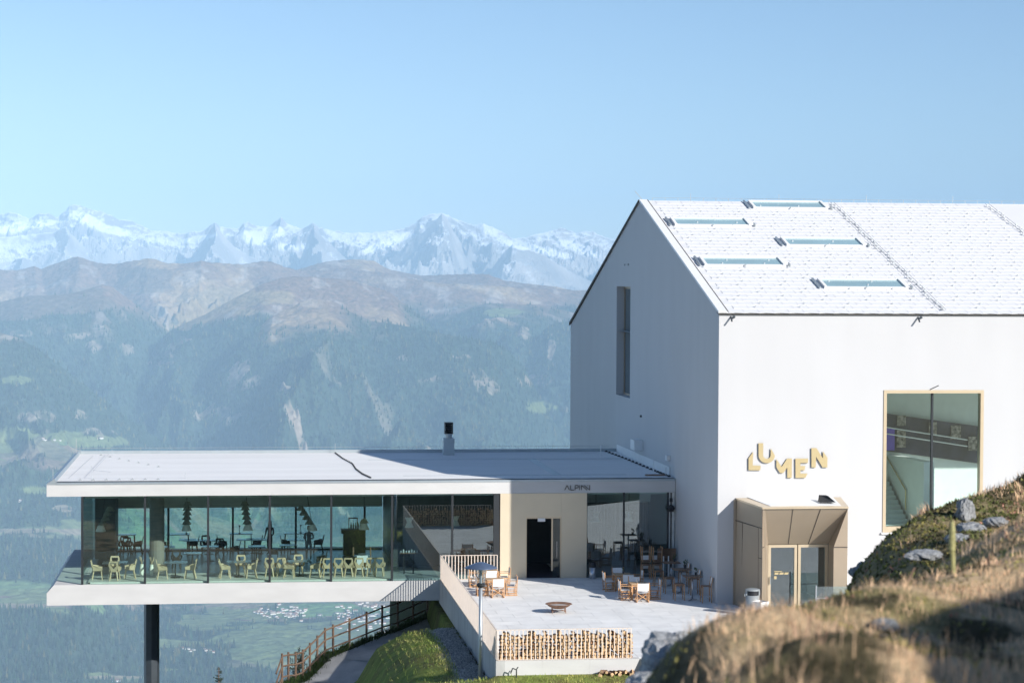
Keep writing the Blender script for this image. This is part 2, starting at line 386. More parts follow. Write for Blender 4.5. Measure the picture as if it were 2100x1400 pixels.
b.quad((XM,GY1,10.45),(XM+.44,GY1,10.45),(XM+.44,GY1,GZ1),(XM,GY1,GZ1)); b.quad((XM,GY0,10.45),(XM+.44,GY0,10.45),(XM+.44,GY0,GZ1),(XM,GY0,GZ1)); b.quad((XM,GY0,GZ1),(XM+.44,GY0,GZ1),(XM+.44,GY1,GZ1),(XM,GY1,GZ1))
b.build('gable_wall', M['plaster'], mus, world=True)
b = MB(); b.box(XM+.5,XR,124.8,125.2,-3,10.4); b.box(XR-.4,XR,YM+.5,124.7,-3,10.4); b.build('rear_wall', M['plaster'], mus, world=True)
w = MB(); w.box(XM+.38,XM+.46,GY0+.02,GY0+.12,GZ0,GZ1); w.box(XM+.38,XM+.46,GY1-.12,GY1-.02,GZ0,GZ1); w.box(XM+.38,XM+.46,GY0+.12,GY1-.12,GZ0,GZ0+.1); w.box(XM+.38,XM+.46,GY0+.12,GY1-.12,GZ1-.12,GZ1)
win = w.build('gable_window', M['bronze_d'], mus, world=True)
o = MB().box(XM+.42,XM+.43,GY0+.12,GY1-.12,GZ0+.1,GZ1-.12).build('pane', mat('grey_window_glass',(.10,.14,.16),.1,0,var=.1), win); o.location = -Vector(mus.location)
# front roof slope: real overlapping shingle courses
sh = mat('white_roof_shingle', (.86,.865,.87), .55, var=.025, scale=1.0)
def shingle_mat():
    m = bpy.data.materials.new('white_shingle_roof'); m.use_nodes = True; t = m.node_tree; bs = t.nodes['Principled BSDF']
    bs.inputs['Roughness'].default_value = .5
    tc = N(t,'ShaderNodeTexCoord'); n = N(t,'ShaderNodeTexNoise'); n.inputs['Scale'].default_value = 1.5
    t.links.new(tc.outputs['Object'], n.inputs[0])
    r = N(t,'ShaderNodeValToRGB'); r.color_ramp.elements[0].color = (.74,.74,.75,1); r.color_ramp.elements[1].color = (.80,.80,.80,1)
    t.links.new(n.outputs[0], r.inputs[0]); t.links.new(r.outputs[0], bs.inputs['Base Color'])
    return m
M['shingle'] = shingle_mat()
sl = (apex[1]-EAV)/(apex[0]-YM)
nrm = Vector((0,-sl,1)).normalized()
def rp(x, y, h=0): return Vector((x, y, EAV+sl*(y-YM)))+nrm*h
b = MB(); b.prism([rp(XM-.03,YM-.06,0),rp(XM-.03,apex[0],0),rp(XM-.03,apex[0],.05),rp(XM-.03,YM-.06,.05)], (XR-XM+.03,0,0))
b.prism([(XM-.03,apex[0],apex[1]),(XM-.03,bk[0],bk[1]),(XM-.03,bk[0],bk[1]+.09),(XM-.03,apex[0],apex[1]+.06)], (XR-XM+.03,0,0))
roof = b.build('roof', M['shingle'], mus, world=True)
# diamond shingles, each a thin tilted scale in one mesh
b = MB(); rows = 34; L = math.hypot(apex[0]-YM, apex[1]-EAV); dv = (apex[0]-YM)/rows; du = .62
for r_ in range(rows):
    y0 = YM-.03+r_*dv
    for c_ in range(int((XR-XM-.2)/du)):
        x0 = XM+.40+c_*du+(r_%2)*du/2
        if x0 > 36: break
        # parallelogram scale: lower edge raised
        b.add([rp(x0,y0,.070),rp(x0+du*.985,y0-.10,.070),rp(x0+du*.985,y0+dv*1.0,.055),rp(x0,y0+dv*1.1,.055),
               rp(x0,y0,.052),rp(x0+du*.985,y0-.10,.052)], [(0,1,2,3),(4,5,1,0),(1,5,2)])
o = b.build('roof_shingles', M['shingle'], roof); o.location = -Vector(mus.location)
b = MB(); k = 0
for r_ in range(1,rows-1):
    for c_ in range(26):
        x0 = XM+.7+c_*.62+(r_%2)*.31
        if (c_+r_*2)%3: continue
        p = rp(x0, YM+r_*dv+.1, .09); k += 1
        q_ = MB().box(p.x-.03,p.x+.03,p.y-.035,p.y+.02,p.z,p.z+.05)
        if k <= 96: o = q_.build('snow_guard', M['galv'], roof); o.location = -Vector(mus.location)
        else: b.add(q_.v, q_.f)
o = tag(b.build('snow_guards', M['galv'], roof), kind='stuff'); o.location = -Vector(mus.location)
b = MB()
b.prism([rp(XM-.05,YM-.08,.05),rp(XM-.05,apex[0],.05),rp(XM-.05,apex[0],.12),rp(XM-.05,YM-.08,.12)], (.36,0,0))
o = b.build('verge_trim', M['white'], roof); o.location = -Vector(mus.location)
b = MB(); b.prism([rp(XM+.33,YM,.09),rp(XM+.33,apex[0],.09),rp(XM+.33,apex[0],.11),rp(XM+.33,YM,.11)], (.035,0,0))
b.box(XM-.04,XR,YM-.085,YM-.001,EAV-.04,EAV+.015)
b.prism([(XM-.075,apex[0]+.1,apex[1]-.02),(XM-.075,bk[0],bk[1]-.06),(XM-.075,bk[0],bk[1]+.12),(XM-.075,apex[0]+.1,apex[1]+.1)], (.045,0,0))
o = b.build('eave_gutter', M['joint'], roof); o.location = -Vector(mus.location)
# cable chain seams up the slope and ridge rods
b = MB()
for xs in (28.75,36.5):
    for i in range(34):
        p = rp(xs+.12*math.sin(i*1.3), YM+.3+i*.5, .11); b.box(p.x-.05,p.x+.05,p.y-.06,p.y+.03,p.z,p.z+.06)
    for j in (-.09,.09): b.tube(rp(xs+j,YM+.2,.12), rp(xs+j,apex[0]-.2,.12), .01, n=5)
o = b.build('roof_cable_run', M['galv'], roof); o.location = -Vector(mus.location)
b = MB()
for i in range(40):
    x = XM+.6+i*.62; h = .32 if i%7 == 3 else .1
    b.tube((x,apex[0],apex[1]+.05),(x,apex[0],apex[1]+.1+h),.012,n=5)
b.tube((XM+.6,apex[0],apex[1]+.2),(44,apex[0],apex[1]+.2),.007,n=5)
b.tube((XM+.15,apex[0],apex[1]+.05),(XM-.25,apex[0],apex[1]+.5),.014,n=5)
o = b.build('ridge_rod', M['galv'], roof); o.location = -Vector(mus.location)
# skylights
skyg = mat('skylight_glass', (.30,.45,.49), .15, 0, var=.1, scale=.5)
for (xa,xb,yc) in ((24.72,28.12,103.0),(20.27,23.62,99.8),(24.70,28.08,96.55),(20.27,23.62,93.35),(24.70,28.08,90.17)):
    f = MB(); y0, y1 = yc-.62, min(yc+.60, apex[0]-.05)
    q = lambda x,y,h: rp(x,y,h)
    def fr(a0,a1,c0,c1,h0,h1): f.add([q(a0,c0,h0),q(a1,c0,h0),q(a1,c1,h0),q(a0,c1,h0),q(a0,c0,h1),q(a1,c0,h1),q(a1,c1,h1),q(a0,c1,h1)],[(0,3,2,1),(4,5,6,7),(0,1,5,4),(1,2,6,5),(2,3,7,6),(3,0,4,7)])
    fr(xa-.12,xa,y0,y1,.02,.17); fr(xb,xb+.12,y0,y1,.02,.17); fr(xa,xb,y0,y0+.14,.02,.13); fr(xa,xb,y1-.07,y1,.02,.17)
    s_ = f.build('skylight', M['white'], mus, world=True)
    g = MB(); g.quad(q(xa,y0+.14,.105),q(xb,y0+.14,.105),q(xb,y1-.07,.105),q(xa,y1-.07,.105))
    o = g.build('pane', skyg, s_); o.location = -Vector(mus.location)
    g = MB(); g.prism([q(xa-.36,y0-.05,.09),q(xa-.36,y1+.05,.09),q(xa-.34,y1+.05,.16),q(xa-.34,y0-.05,.16)], (.06,0,0)); g.prism([q(xb+.24,y0-.1,.09),q(xb+.24,y0+.2,.09),q(xb+.24,y0+.2,.2),q(xb+.24,y0-.1,.2)], (.05,0,0))
    p = q((xa+xb)/2, y0-.03, .12); g.box(p.x-.03,p.x+.03,p.y-.08,p.y,p.z,p.z+.06)
    o = g.build('flashing_strip', M['flash'], s_); o.location = -Vector(mus.location)
# wall fittings
b = MB(); b.box(XM-.42,XM-.004,102.55,103.6,4.95,5.42); b.build('wall_lamp', M['white'], mus, world=True)
b = MB(); b.box(XM-.16,XM-.004,96.0,96.35,5.0,5.22); b.build('wall_box', M['white'], mus, world=True)
b = MB(); b.box(XM-.08,XM-.004,102.9,103.0,6.5,6.6); b.build('wall_nozzle', M['dark_metal'], mus, world=True)
b = MB()
for i in range(2): b.box(XM-.06,XM-.004,106.6+i*1.0,106.68+i*1.0,13.75,13.83)
b.build_split('wall_bolt', M['greymetal'], mus, world=True)
b = MB(); b.box(XM-.05,XM-.004,96.0,109.5,4.34,4.72); b.build('roof_joint_upstand', M['white'], mus, world=True)
for x in (19.85,27.6):
    b = MB(); b.tube((x,YM-.002,EAV-.13),(x-.02,YM-.28,EAV-.30),.035,n=8); b.tube((x+.12,YM-.002,EAV-.14),(x+.12,YM-.08,EAV-.14),.05,n=8)
    b.build('overflow_spout', M['steel_dark'], mus, world=True)
b = MB(); b.box(24.5,27.5,YM-.14,YM-.004,-1,1.95); b.build('wall_shade_band', mat('grey_wall_shade',(.60,.61,.62),.85,var=.05), mus, world=True)  # added grey slab whose colour stands for shade at the wall foot
# big picture window
f = MB(); t = .13
for a in ((WX0,WX0+t,WZ0,WZ1),(WX1-t,WX1,WZ0,WZ1),(WX0+t,WX1-t,WZ0,WZ0+t+.1),(WX0+t,WX1-t,WZ1-t,WZ1)): f.box(a[0],a[1],YM-.03,YM+.30,a[2],a[3])
wf = f.build('picture_window', M['goldframe'], mus, world=True)
def sub(b, n, m, p):
    o = b.build(n, m, p); o.location = -Vector(mus.location); return o
sub(MB().box(28.24,28.32,YM+.1,YM+.22,WZ0+.2,WZ1-t), 'mullion', M['dark_metal'], wf)
sub(MB().box(WX0+t,28.24,YM+.15,YM+.165,WZ0+.23,WZ1-t), 'pane', M['glassM'], wf)
sub(MB().box(28.32,WX1-t,YM+.15,YM+.165,WZ0+.23,WZ1-t), 'pane', M['glassM'], wf)
MB().box(WX0-.06,WX1+.02,YM-.09,YM-.031,WZ0-.07,WZ0-.005).build('window_sill', M['white'], mus, world=True)
MB().bar((28.15,YM-.02,WZ1+.03),(28.4,YM-.3,WZ1+.2),.03).build('window_spout', M['dark_metal'], mus, world=True)
# room behind it
iw = mat('pale_interior_wall', (.64,.69,.68), .8, var=.04)
b = MB(); b.box(24.0,46,93.6,93.9,-.5,10.5); b.box(45.6,46,86.9,93.6,-.5,10.5); b.box(24.0,24.3,86.9,93.6,-.5,10.5); b.build_split('stair_hall_wall', iw, mus, world=True)
b = MB(); b.box(24.31,45.5,86.9,93.55,2.2,2.6); b.build('stair_hall_floor', iw, mus, world=True)
b = MB(); b.box(24.31,45.5,86.9,93.55,9.8,10.0); b.build('stair_hall_ceiling', iw, mus, world=True)
st = MB()
for i in range(10): st.box(24.4,28.42,90.0+i*.33,90.329+i*.33,2.6,2.95+i*.17)
st.box(24.4,28.42,89.3,89.99,2.6,2.78)
st.build('staircase', iw, mus, world=True)
b = MB(); b.prism([(28.55,88.3,2.6),(28.55,88.3,5.52),(28.55,93.4,5.45),(28.55,93.4,2.6)], (.45,0,0)); b.build('stair_wall', mat('white_stair_wall',(.76,.79,.78),.8,var=.03), mus, world=True)
b = MB(); b.tube((28.48,90.5,3.3),(28.48,90.5,4.15),.03); b.tube((28.48,90.5,4.15),(28.48,93.3,5.35),.03); b.build_split('handrail', M['gold'], mus, world=True)
b = MB(); b.prism([(26,93.5,5.92),(33.0,93.5,4.98),(33.0,93.5,6.62),(26,93.5,7.58)], (0,-.08,0)); b.build('gallery_band', mat('dark_gallery',(.05,.05,.08),.35,var=.5,scale=1.2), mus, world=True)
b = MB(); b.prism([(28.4,93.39,5.62),(28.85,93.39,5.62),(28.85,93.39,6.6),(28.4,93.39,6.6)], (0,-.03,0)); b.build('violet_panel', mat('violet_panel',(.16,.10,.55),.5), mus, world=True)
b = MB()
for (x,z,w_,h_) in ((28.95,5.75,.40,.75),(28.95,6.70,.40,.45),(30.4,6.3,.35,.55),(31.4,6.1,.45,.6),(32.2,5.6,.4,.6)): b.box(x,x+w_,93.33,93.38,z,z+h_)
b.build_split('framed_picture', mat('picture_print',(.25,.22,.20),.5,var=.9,scale=7), mus, world=True)
b = MB()
for j in (0,.28): b.tube((26.5,92.9,6.95-j),(32.0,92.9,6.1-j),.03,n=6)
b.build_split('gallery_rail', M['steel'], mus, world=True)

# entrance porch, parts of the museum
pz = 4.22
b = MB()
b.add([(20.06,YM-.003,-.05),(20.10,YM-.003,pz),(20.50,83.45,pz-.02),(20.50,83.45,-.05)], [(0,1,2,3)])
b.prism([(20.02,YM-.003,-.05),(20.10,YM-.003,-.05),(20.10,YM-.003,pz),(20.02,YM-.003,pz)], (0,-.12,0))
b.add([(24.45,YM-.003,-.05),(24.45,YM-.003,pz),(23.93,83.45,pz-.02),(23.93,83.45,-.05)], [(0,1,2,3)])
b.build_split('porch_side_panel', M['bronze_d'], mus, world=True)
b = MB()   # front posts/reveals
b.add([(20.50,83.45,-.05),(20.50,83.45,4.12),(20.62,83.45,4.10),(21.02,84.55,2.62),(21.02,84.55,-.05)], [(0,1,2,3,4)])
b.add([(23.93,83.45,-.05),(23.93,83.45,4.12),(23.38,83.47,2.62),(23.38,83.47,-.05)], [(0,1,2,3)])
b.add([(23.38,83.47,-.05),(23.38,83.47,2.62),(23.46,84.55,2.62),(23.46,84.55,-.05)], [(0,1,2,3)])
b.add([(23.38,83.47,2.62),(23.93,83.45,4.12),(23.46,84.55,2.62)], [(0,1,2)])
b.build_split('porch_reveal', M['bronze_d'], mus, world=True)
b = MB(); b.add([(20.62,83.45,4.10),(23.93,83.45,4.12),(23.46,84.55,2.62),(21.02,84.55,2.62)], [(0,1,2,3)]); b.build('porch_hood_panel', M['bronze_d'], mus, world=True)
b = MB(); b.prism([(20.50,83.42,4.13),(23.95,83.42,4.13),(24.45,YM-.004,pz),(20.10,YM-.004,pz)], (0,0,.07)); b.build('porch_roof', M['goldframe'], mus, world=True)
b = MB(); b.prism([(20.9,83.8,4.205),(23.75,83.8,4.205),(24.1,YM-.01,4.30),(20.6,YM-.01,4.30)], (0,0,.02)); b.build('porch_roof_panel', M['white'], mus, world=True)
b = MB()
def ln(p,q,w=.02): b.bar(p,q,w,w)
for f_ in (.333,.667): ln((20.62+3.31*f_,83.44,4.11),(21.02+2.44*f_,84.54,2.63))
ln((20.06,YM-.02,3.40),(20.49,83.45,3.38)); ln((20.20,85.5,3.39),(20.20,85.5,0)); ln((20.45,83.8,3.38),(20.45,83.8,0)); ln((20.44,83.8,2.2),(20.49,83.44,2.2))
ln((23.38,83.45,2.62),(23.93,83.43,2.62)); ln((20.50,83.44,2.62),(21.0,84.5,2.62)); ln((20.50,83.44,0),(20.50,83.44,4.1)); ln((20.50,83.43,4.125),(23.93,83.43,4.125))
b.build('porch_joint', M['joint'], mus, world=True)
b = MB(); b.prism([(23.05,84.3,4.30),(23.65,84.2,4.30),(23.45,84.6,4.52),(23.25,84.9,4.50)], (.0,.35,0)); b.build('porch_roof_sack', M['black'], mus, world=True)
for (a,c) in ((21.03,22.20),(22.24,23.45)):
    f = MB(); t = .11
    f.box(a,a+t,84.56,84.64,0,2.60); f.box(c-t,c,84.56,84.64,0,2.60); f.box(a+t,c-t,84.56,84.64,2.60-t,2.60); f.box(a+t,c-t,84.56,84.64,0,.12)
    d_ = f.build('door', M['goldframe'], mus, world=True)
    sub(MB().box(a+t,c-t,84.60,84.612,.12,2.60-t), 'pane', M['glassR'], d_)
    if a < 22:
        sub(MB().tube((a+.08,84.50,1.05),(a+.08,84.50,1.35),.02), 'handle', M['steel'], d_)
        g = MB()
        for i in range(3): g.prism([(21.28+i*.2,84.585,1.42),(21.44+i*.2,84.585,1.42),(21.47+i*.2,84.585,1.50),(21.31+i*.2,84.585,1.50)], (0,-.01,0))
        g.box(21.28,21.6,84.575,84.585,1.53,1.56); g.box(21.28,21.38,84.575,84.585,1.24,1.36)
        sub(g, 'door_sticker', M['gold'], d_)
b = MB(); b.box(20.8,23.9,89.5,89.7,-.05,3.4); b.build('foyer_wall', mat('foyer_wood_wall',(.16,.11,.07),.6,var=.5,scale=5,stretch=(6,1,.2)), mus, world=True)
b = MB(); b.box(20.62,23.88,84.66,89.5,-.05,-.01); b.box(20.45,20.61,86.8,89.6,0,3.5); b.box(23.89,24.05,86.8,89.6,0,3.5); b.box(20.45,24.05,86.8,89.6,3.5,3.55); b.build_split('foyer_shell', M['innerwall'], mus, world=True)
# large wall lettering: letters as cut gold plates on pegs
ls = thing('wall_lettering', 'large gold letters staggered up and down on the white museum wall above the porch', 'sign', (20.63, YM-.10, 5.07))
def PX(px, py):   # pixels of the enlarged lettering crop to wall coordinates
    return onY(1525+px/11.0526, 895+py/11.0526, YM-.035)
def plate(polys):
    b = MB()
    for poly in polys: b.prism([tuple(PX(*p)) for p in poly], (0,-.035,0))
    return b
def plateb(polys, name='letter'):
    b = plate(polys); o = b.build(name, M['gold'], ls, world=True); return o
plateb([[(130,500),(235,350),(225,660),(405,665),(395,770),(130,770)]])
arcO = [(358+ (725-358)*.5-183.5*math.cos(a), 430+178*math.sin(a)) for a in np.linspace(0, math.pi, 14)]
u = [(358,155),(465,155),(460,430)]+[(545-85*math.cos(a), 430+78*math.sin(a)) for a in np.linspace(0, math.pi, 9)][1:]+[(635,275),(725,430)]
u += [(541+184*math.cos(a), 430+178*math.sin(a)) for a in np.linspace(0, math.pi, 13)][1:]
plateb([u])
plateb([[(760,515),(880,690),(1005,500),(1110,500),(1105,940),(1005,940),(1005,700),(915,830),(840,830),(760,700)]])
plateb([[(1190,500),(1475,500),(1470,600),(1300,600),(1300,668),(1410,668),(1395,765),(1300,765),(1300,838),(1460,838),(1410,940),(1190,940)]])
plateb([[(1550,262),(1665,262),(1810,500),(1810,335),(1910,480),(1905,700),(1800,700),(1655,455),(1645,700),(1550,700)]])
# ------------------------------------------------------------------ terrace
def paving():
    m = bpy.data.materials.new('terrace_paving'); m.use_nodes = True; t = m.node_tree; bs = t.nodes['Principled BSDF']
    bs.inputs['Roughness'].default_value = .8
    tc = N(t,'ShaderNodeTexCoord')
    br = N(t,'ShaderNodeTexBrick'); br.inputs['Scale'].default_value = 1; br.offset = .37
    br.inputs['Brick Width'].default_value = 1.55; br.inputs['Row Height'].default_value = .92; br.inputs['Mortar Size'].default_value = .012
    br.inputs['Color1'].default_value = (.80,.80,.785,1); br.inputs['Color2'].default_value = (.86,.855,.835,1); br.inputs['Mortar'].default_value = (.58,.58,.57,1)
    t.links.new(tc.outputs['Object'], br.inputs[0])
    n = N(t,'ShaderNodeTexNoise'); n.inputs['Scale'].default_value = 1.3; n.inputs['Detail'].default_value = 7
    t.links.new(tc.outputs['Object'], n.inputs[0])
    r = N(t,'ShaderNodeValToRGB'); r.color_ramp.elements[0].color = (.86,.86,.86,1); r.color_ramp.elements[1].color = (1.0,1.0,1.0,1); r.color_ramp.elements[0].position=.3; r.color_ramp.elements[1].position=.65
    t.links.new(n.outputs[0], r.inputs[0])
    mx = N(t,'ShaderNodeMix'); mx.data_type = 'RGBA'; mx.blend_type = 'MULTIPLY'; mx.inputs[0].default_value = 1
    t.links.new(br.outputs[0], mx.inputs[6]); t.links.new(r.outputs[0], mx.inputs[7]); t.links.new(mx.outputs[2], bs.inputs['Base Color'])
    return m
TX0, TY0 = 8.95, 74.10
terr = MB(); terr.prism([(TX0+.30,TY0+.3,-.9),(15.2,TY0+.3,-.9),(19.0,66,-.9),(26,60,-.9),(34,60,-.9),(34,YM+.0,-.9),(20.62,YM,-.9),(XM+.0,YM,-.9),(XM,YF-.03,-.9),(TX0+.30,YF-.03,-.9)], (0,0,.9))
terr.quad((20.61,YM,0),(23.89,YM,0),(23.89,89.4,0),(20.61,89.4,0)) if False else None
tag(terr.build('terrace_pavement', paving()), 'light grey stone paving of the terrace in front of the restaurant', 'terrace', kind='structure')
tw = MB(); tw.prism([(TX0,TY0,-1.02),(TX0,YF+.05,-1.02),(TX0+.298,YF+.05,-1.02),(TX0+.298,TY0,-1.02)], (0,0,1.03))
tag(tw.build('terrace_wall', M['concrete']), 'long grey concrete terrace edge wall running back under the left railing', 'wall')
fw = MB(); fw.box(TX0+.30,13.95,TY0-.0,TY0+.28,-1.6,.012); fw.box(TX0+.05,TX0+.298,TY0+.003,TY0+.28,-1.6,-1.03)
fw.box(10.55,10.56,TY0-.004,TY0,-1.5,.01); fw.box(12.2,12.21,TY0-.004,TY0,-1.5,.01)
tag(fw.build('retaining_wall', M['concrete_w']), 'pale concrete base wall below the firewood rack at the terrace front', 'wall')
lw = MB(); lw.prism([(TX0+.45,85,-3.4),(TX0+.45,97.5,-3.4),(TX0+.45,97.5,-1.03),(TX0+.45,85,-1.03)], (.3,0,0)); lw.box(TX0+.1,TX0+.75,86.5,92.3,-3.5,-1.6)
tag(lw.build('basement_wall', M['concrete']), 'low concrete wall below the terrace beside the gravel path', 'wall')
cur = MB()   # thin curved edging right of the lawn
pts = [(13.95,TY0+.1,-.25),(14.3,73.4,-.45),(14.45,72.5,-.75),(14.8,71.2,-1.0),(15.4,69.5,-1.15),(16.4,67.5,-1.3)]
for p,q in zip(pts,pts[1:]): cur.bar(p,q,.10,.55)
tag(cur.build('garden_edging', M['concrete']), 'thin curved concrete kerb between the lawn and the rock', 'kerb')
# railings
def railing(name, label, p0, p1, loc, zb, zt, step=.115, plate=False, w=.05):
    t = thing(name, label, 'railing', loc)
    p0 = Vector(p0); p1 = Vector(p1); L = (p1-p0).length; d = (p1-p0).normalized()
    MB().bar(p0+Vector((0,0,zt)), p1+Vector((0,0,zt)), w, .02).build('handrail', M['railing'], t, world=True)
    MB().bar(p0+Vector((0,0,zb+.02)), p1+Vector((0,0,zb+.02)), w, .015).build('bottom_rail', M['railing'], t, world=True)
    b = MB(); n = int(L/step)
    a = d.cross(Vector((0,0,1)))
    for i in range(n+1):
        p = p0+d*(L*i/n)
        b.bar(p+Vector((0,0,zb+.03)), p+Vector((0,0,zt-.01)), .012, .05 if plate else .03, up=d)
    o = b.build('baluster_panel', M['railing'], t, world=True)
    return t
railing('railing', 'champagne metal railing along the left edge of the terrace, seen edge-on', (TX0+.03,TY0+.02,0), (TX0+.03,94.55,0), (TX0,TY0,0), .02, 1.06, .125, True)
railing('railing', 'short champagne railing with thin bars closing the terrace against the glass front', (TX0+.1,94.5,0), (11.45,94.5,0), (TX0,94.5,0), 0, 1.06, .135)
railing('railing', 'front railing with thin vertical bars holding the stacked firewood', (TX0+.08,TY0+.08,0), (13.64,TY0+.08,0), (TX0+.08,TY0+.08,0), 0.01, 1.06, .142)
# firewood
endm = mat('firewood_cut_face', (.66,.44,.25), .8, var=.4, scale=14)
barkm = mat('firewood_bark', (.17,.10,.065), .9, var=.4, scale=20)
protos = []
for k in range(9):
    b = MB(); n = random.choice((3,4,4,5,6,7)); a0 = random.random()*6
    poly = []
    for i in range(n):
        a = a0+2*math.pi*i/n+random.uniform(-.25,.25); rr = random.uniform(.052,.078)
        poly.append((rr*math.cos(a), -.17, rr*math.sin(a)))
    b.prism(poly, (0,.34,0))
    me_o = b.build('firewood_log', None); me = me_o.data
    me.materials.append(barkm); me.materials.append(endm if k%3 else mat('firewood_cut_face_brown', (.38,.20,.10), .8, var=.25, scale=14) if k==0 else endm)
    for p in me.polygons:
        p.material_index = 1 if abs(p.normal.y) > .9 or (len(p.vertices) == 4 and random.random() < .15) else 0
    protos.append(me); bpy.data.objects.remove(me_o)
lab = 'split firewood log in the stack behind the front terrace railing'
nx = 37
for i in range(nx):
    x = TX0+.20+i*.1255; nr = 7+(1 if math.sin(i*1.7)+random.uniform(-.7,.7) > .3 else 0)
    z = .075
    for j in range(nr):
        if i*8+j and False: pass
        me = random.choice(protos)
        o = bpy.data.objects.new('firewood_log', me); C.objects.link(o)
        s = random.uniform(.88,1.12)
        o.location = (x+random.uniform(-.02,.02), TY0+.31+random.uniform(-.03,.03), z); o.rotation_euler = (0, random.random()*6.28, random.uniform(-.06,.06)); o.scale = (s,1,s)
        tag(o, lab if j < nr-1 else 'split firewood log on the very top of the stack behind the front railing', 'log', 'firewood logs stacked behind the railing' if j < nr-1 else 'topmost logs of the firewood stack'); z += .118+random.uniform(-.006,.006)
for i in range(11):
    o = bpy.data.objects.new('firewood_log', random.choice(protos)); C.objects.link(o)
    o.location = (12.55+i*.11+random.uniform(-.03,.03), TY0-.17, -.50+random.uniform(0,.05)+(.06 if i%3 else 0)); o.rotation_euler = (random.uniform(-.3,.3), random.random()*6, random.uniform(-.8,.8))
    tag(o, 'loose firewood log lying in the grass below the base wall', 'log', 'loose logs at the foot of the wall')
# water tap
tp = thing('water_tap', 'small dark standpipe tap in front of the pale base wall', 'tap', (9.62,TY0-.28,-.95))
MB().tube((0,0,0),(0,0,.72),.022).build('pipe', M['dark_metal'], tp)
MB().tube((0,0,.70),(-.13,0,.76),.02).tube((-.13,0,.76),(-.20,0,.58),.02).tube((0,0,.72),(.06,0,.8),.018).build('spout', M['dark_metal'], tp)

# ------------------------------------------------------------------ lamp post
lp = thing('lamp_post', 'tall galvanised lamp post with a flat mushroom dome beside the terrace wall', 'street lamp', (8.52,75.0,-.9))
MB().tube((0,0,-.4),(0,0,3.35),.075,.06,n=14).build('pole', M['galv'], lp, smooth=True)
MB().lathe([(.12,0),(.15,.05),(.15,.10),(.10,.13)], (0,0,3.33), 18).build('collar', M['dark_metal'], lp)
MB().lathe([(.15,0),(.19,.55)], (0,0,3.45), 20, False).build('diffuser', glass('lamp_cylinder',(.80,.84,.86),.12,.2), lp)
MB().tube((0,0,3.45),(0,0,4.0),.05).build('lamp_core', M['galv'], lp)
MB().lathe([(.02,.19),(.15,.17),(.33,.10),(.56,0),(.565,-.02),(.33,.055),(.02,.10)], (0,0,4.0), 32).build('dome', M['dome'], lp, smooth=True)

# ------------------------------------------------------------------ fire bowl
fb = thing('fire_bowl', 'shallow rusty steel fire bowl on four short legs in the middle of the terrace', 'fire bowl', (12.70,84.75,0))
MB().lathe([(.02,.15),(.2,.17),(.38,.25),(.50,.345),(.53,.35),(.51,.365),(.37,.275),(.2,.195),(.02,.18)], (0,0,0), 40).build('bowl', M['rust'], fb, smooth=True)
ash = MB().lathe([(.40,.285),(.02,.29)], (0,0,0), 32); ash.build('ash_bed', mat('ash',(.42,.42,.41),.95,var=.25,scale=14,bump=.5), fb)
for (x,y) in ((-.26,-.14),(.26,-.14),(-.26,.14),(.26,.14)): MB().bar((x,y,0),(x*.96,y*.96,.24),.03).build('leg', M['rust'], fb)
MB().bar((-.26,-.14,.09),(.26,.14,.09),.02).bar((-.26,.14,.09),(.26,-.14,.09),.02).build('leg_brace', M['rust'], fb)

# ------------------------------------------------------------------ director's chairs
def director_chair(label, group):
    t = thing('director_chair', label, 'chair', group=group); k = .90
    P = lambda x,y,z: (x*k,y*k,z*k)
    w, d = .27, .23
    for sx in (-1,1):
        MB().bar(P(sx*w,d,0),P(sx*w,d,.64),.035*k).build('leg', M['wood_tk'], t)
        MB().bar(P(sx*w,-d,0),P(sx*w,-d-.05,.90),.035*k).build('leg', M['wood_tk'], t)
        MB().bar(P(sx*w,-d-.03,.655),P(sx*w,d+.05,.655),.055*k,.022*k).build('armrest', M['wood_tk'], t)
        MB().bar(P(sx*w,-d-.04,.03),P(sx*w,d+.04,.03),.03*k,.04*k).bar(P(sx*w,-d,.40),P(sx*w,d,.40),.025*k,.035*k).bar(P(sx*w,-d,.20),P(sx*w,d,.20),.02*k,.03*k).build('side_rail', M['wood_tk'], t)
    b = MB()
    for y in (-.16,.16): b.bar(P(-w,y,.06),P(w,y,.42),.02*k,.03*k); b.bar(P(w,y+.02,.06),P(-w,y+.02,.42),.02*k,.03*k)
    b.build('cross_brace', M['wood_tk'], t)
    n = 6; vs = []; fs = []
    for i in range(n+1):
        x = -w+2*w*i/n; s = -.025*math.sin(math.pi*i/n)
        for y in (-.19,.21): vs += [P(x,y,.44+s), P(x,y,.452+s)]
    for i in range(n):
        a = i*4; fs += [(a,a+2,a+6,a+4),(a+1,a+5,a+7,a+3),(a,a+4,a+5,a+1),(a+2,a+3,a+7,a+6)]
    MB().add(vs,fs).build('seat', M['canvas'], t)
    vs = []; fs = []
    for i in range(n+1):
        x = -w+2*w*i/n; s = -.03*math.sin(math.pi*i/n)
        for z,yy in ((.52,-d-.02),(.86,-d-.045)): vs += [P(x,yy+s,z), P(x,yy+s-.012,z)]
    for i in range(n):
        a = i*4; fs += [(a,a+4,a+6,a+2),(a+1,a+3,a+7,a+5),(a,a+1,a+5,a+4),(a+2,a+6,a+7,a+3)]
    MB().add(vs,fs).build('backrest', M['canvas'], t)
    return t
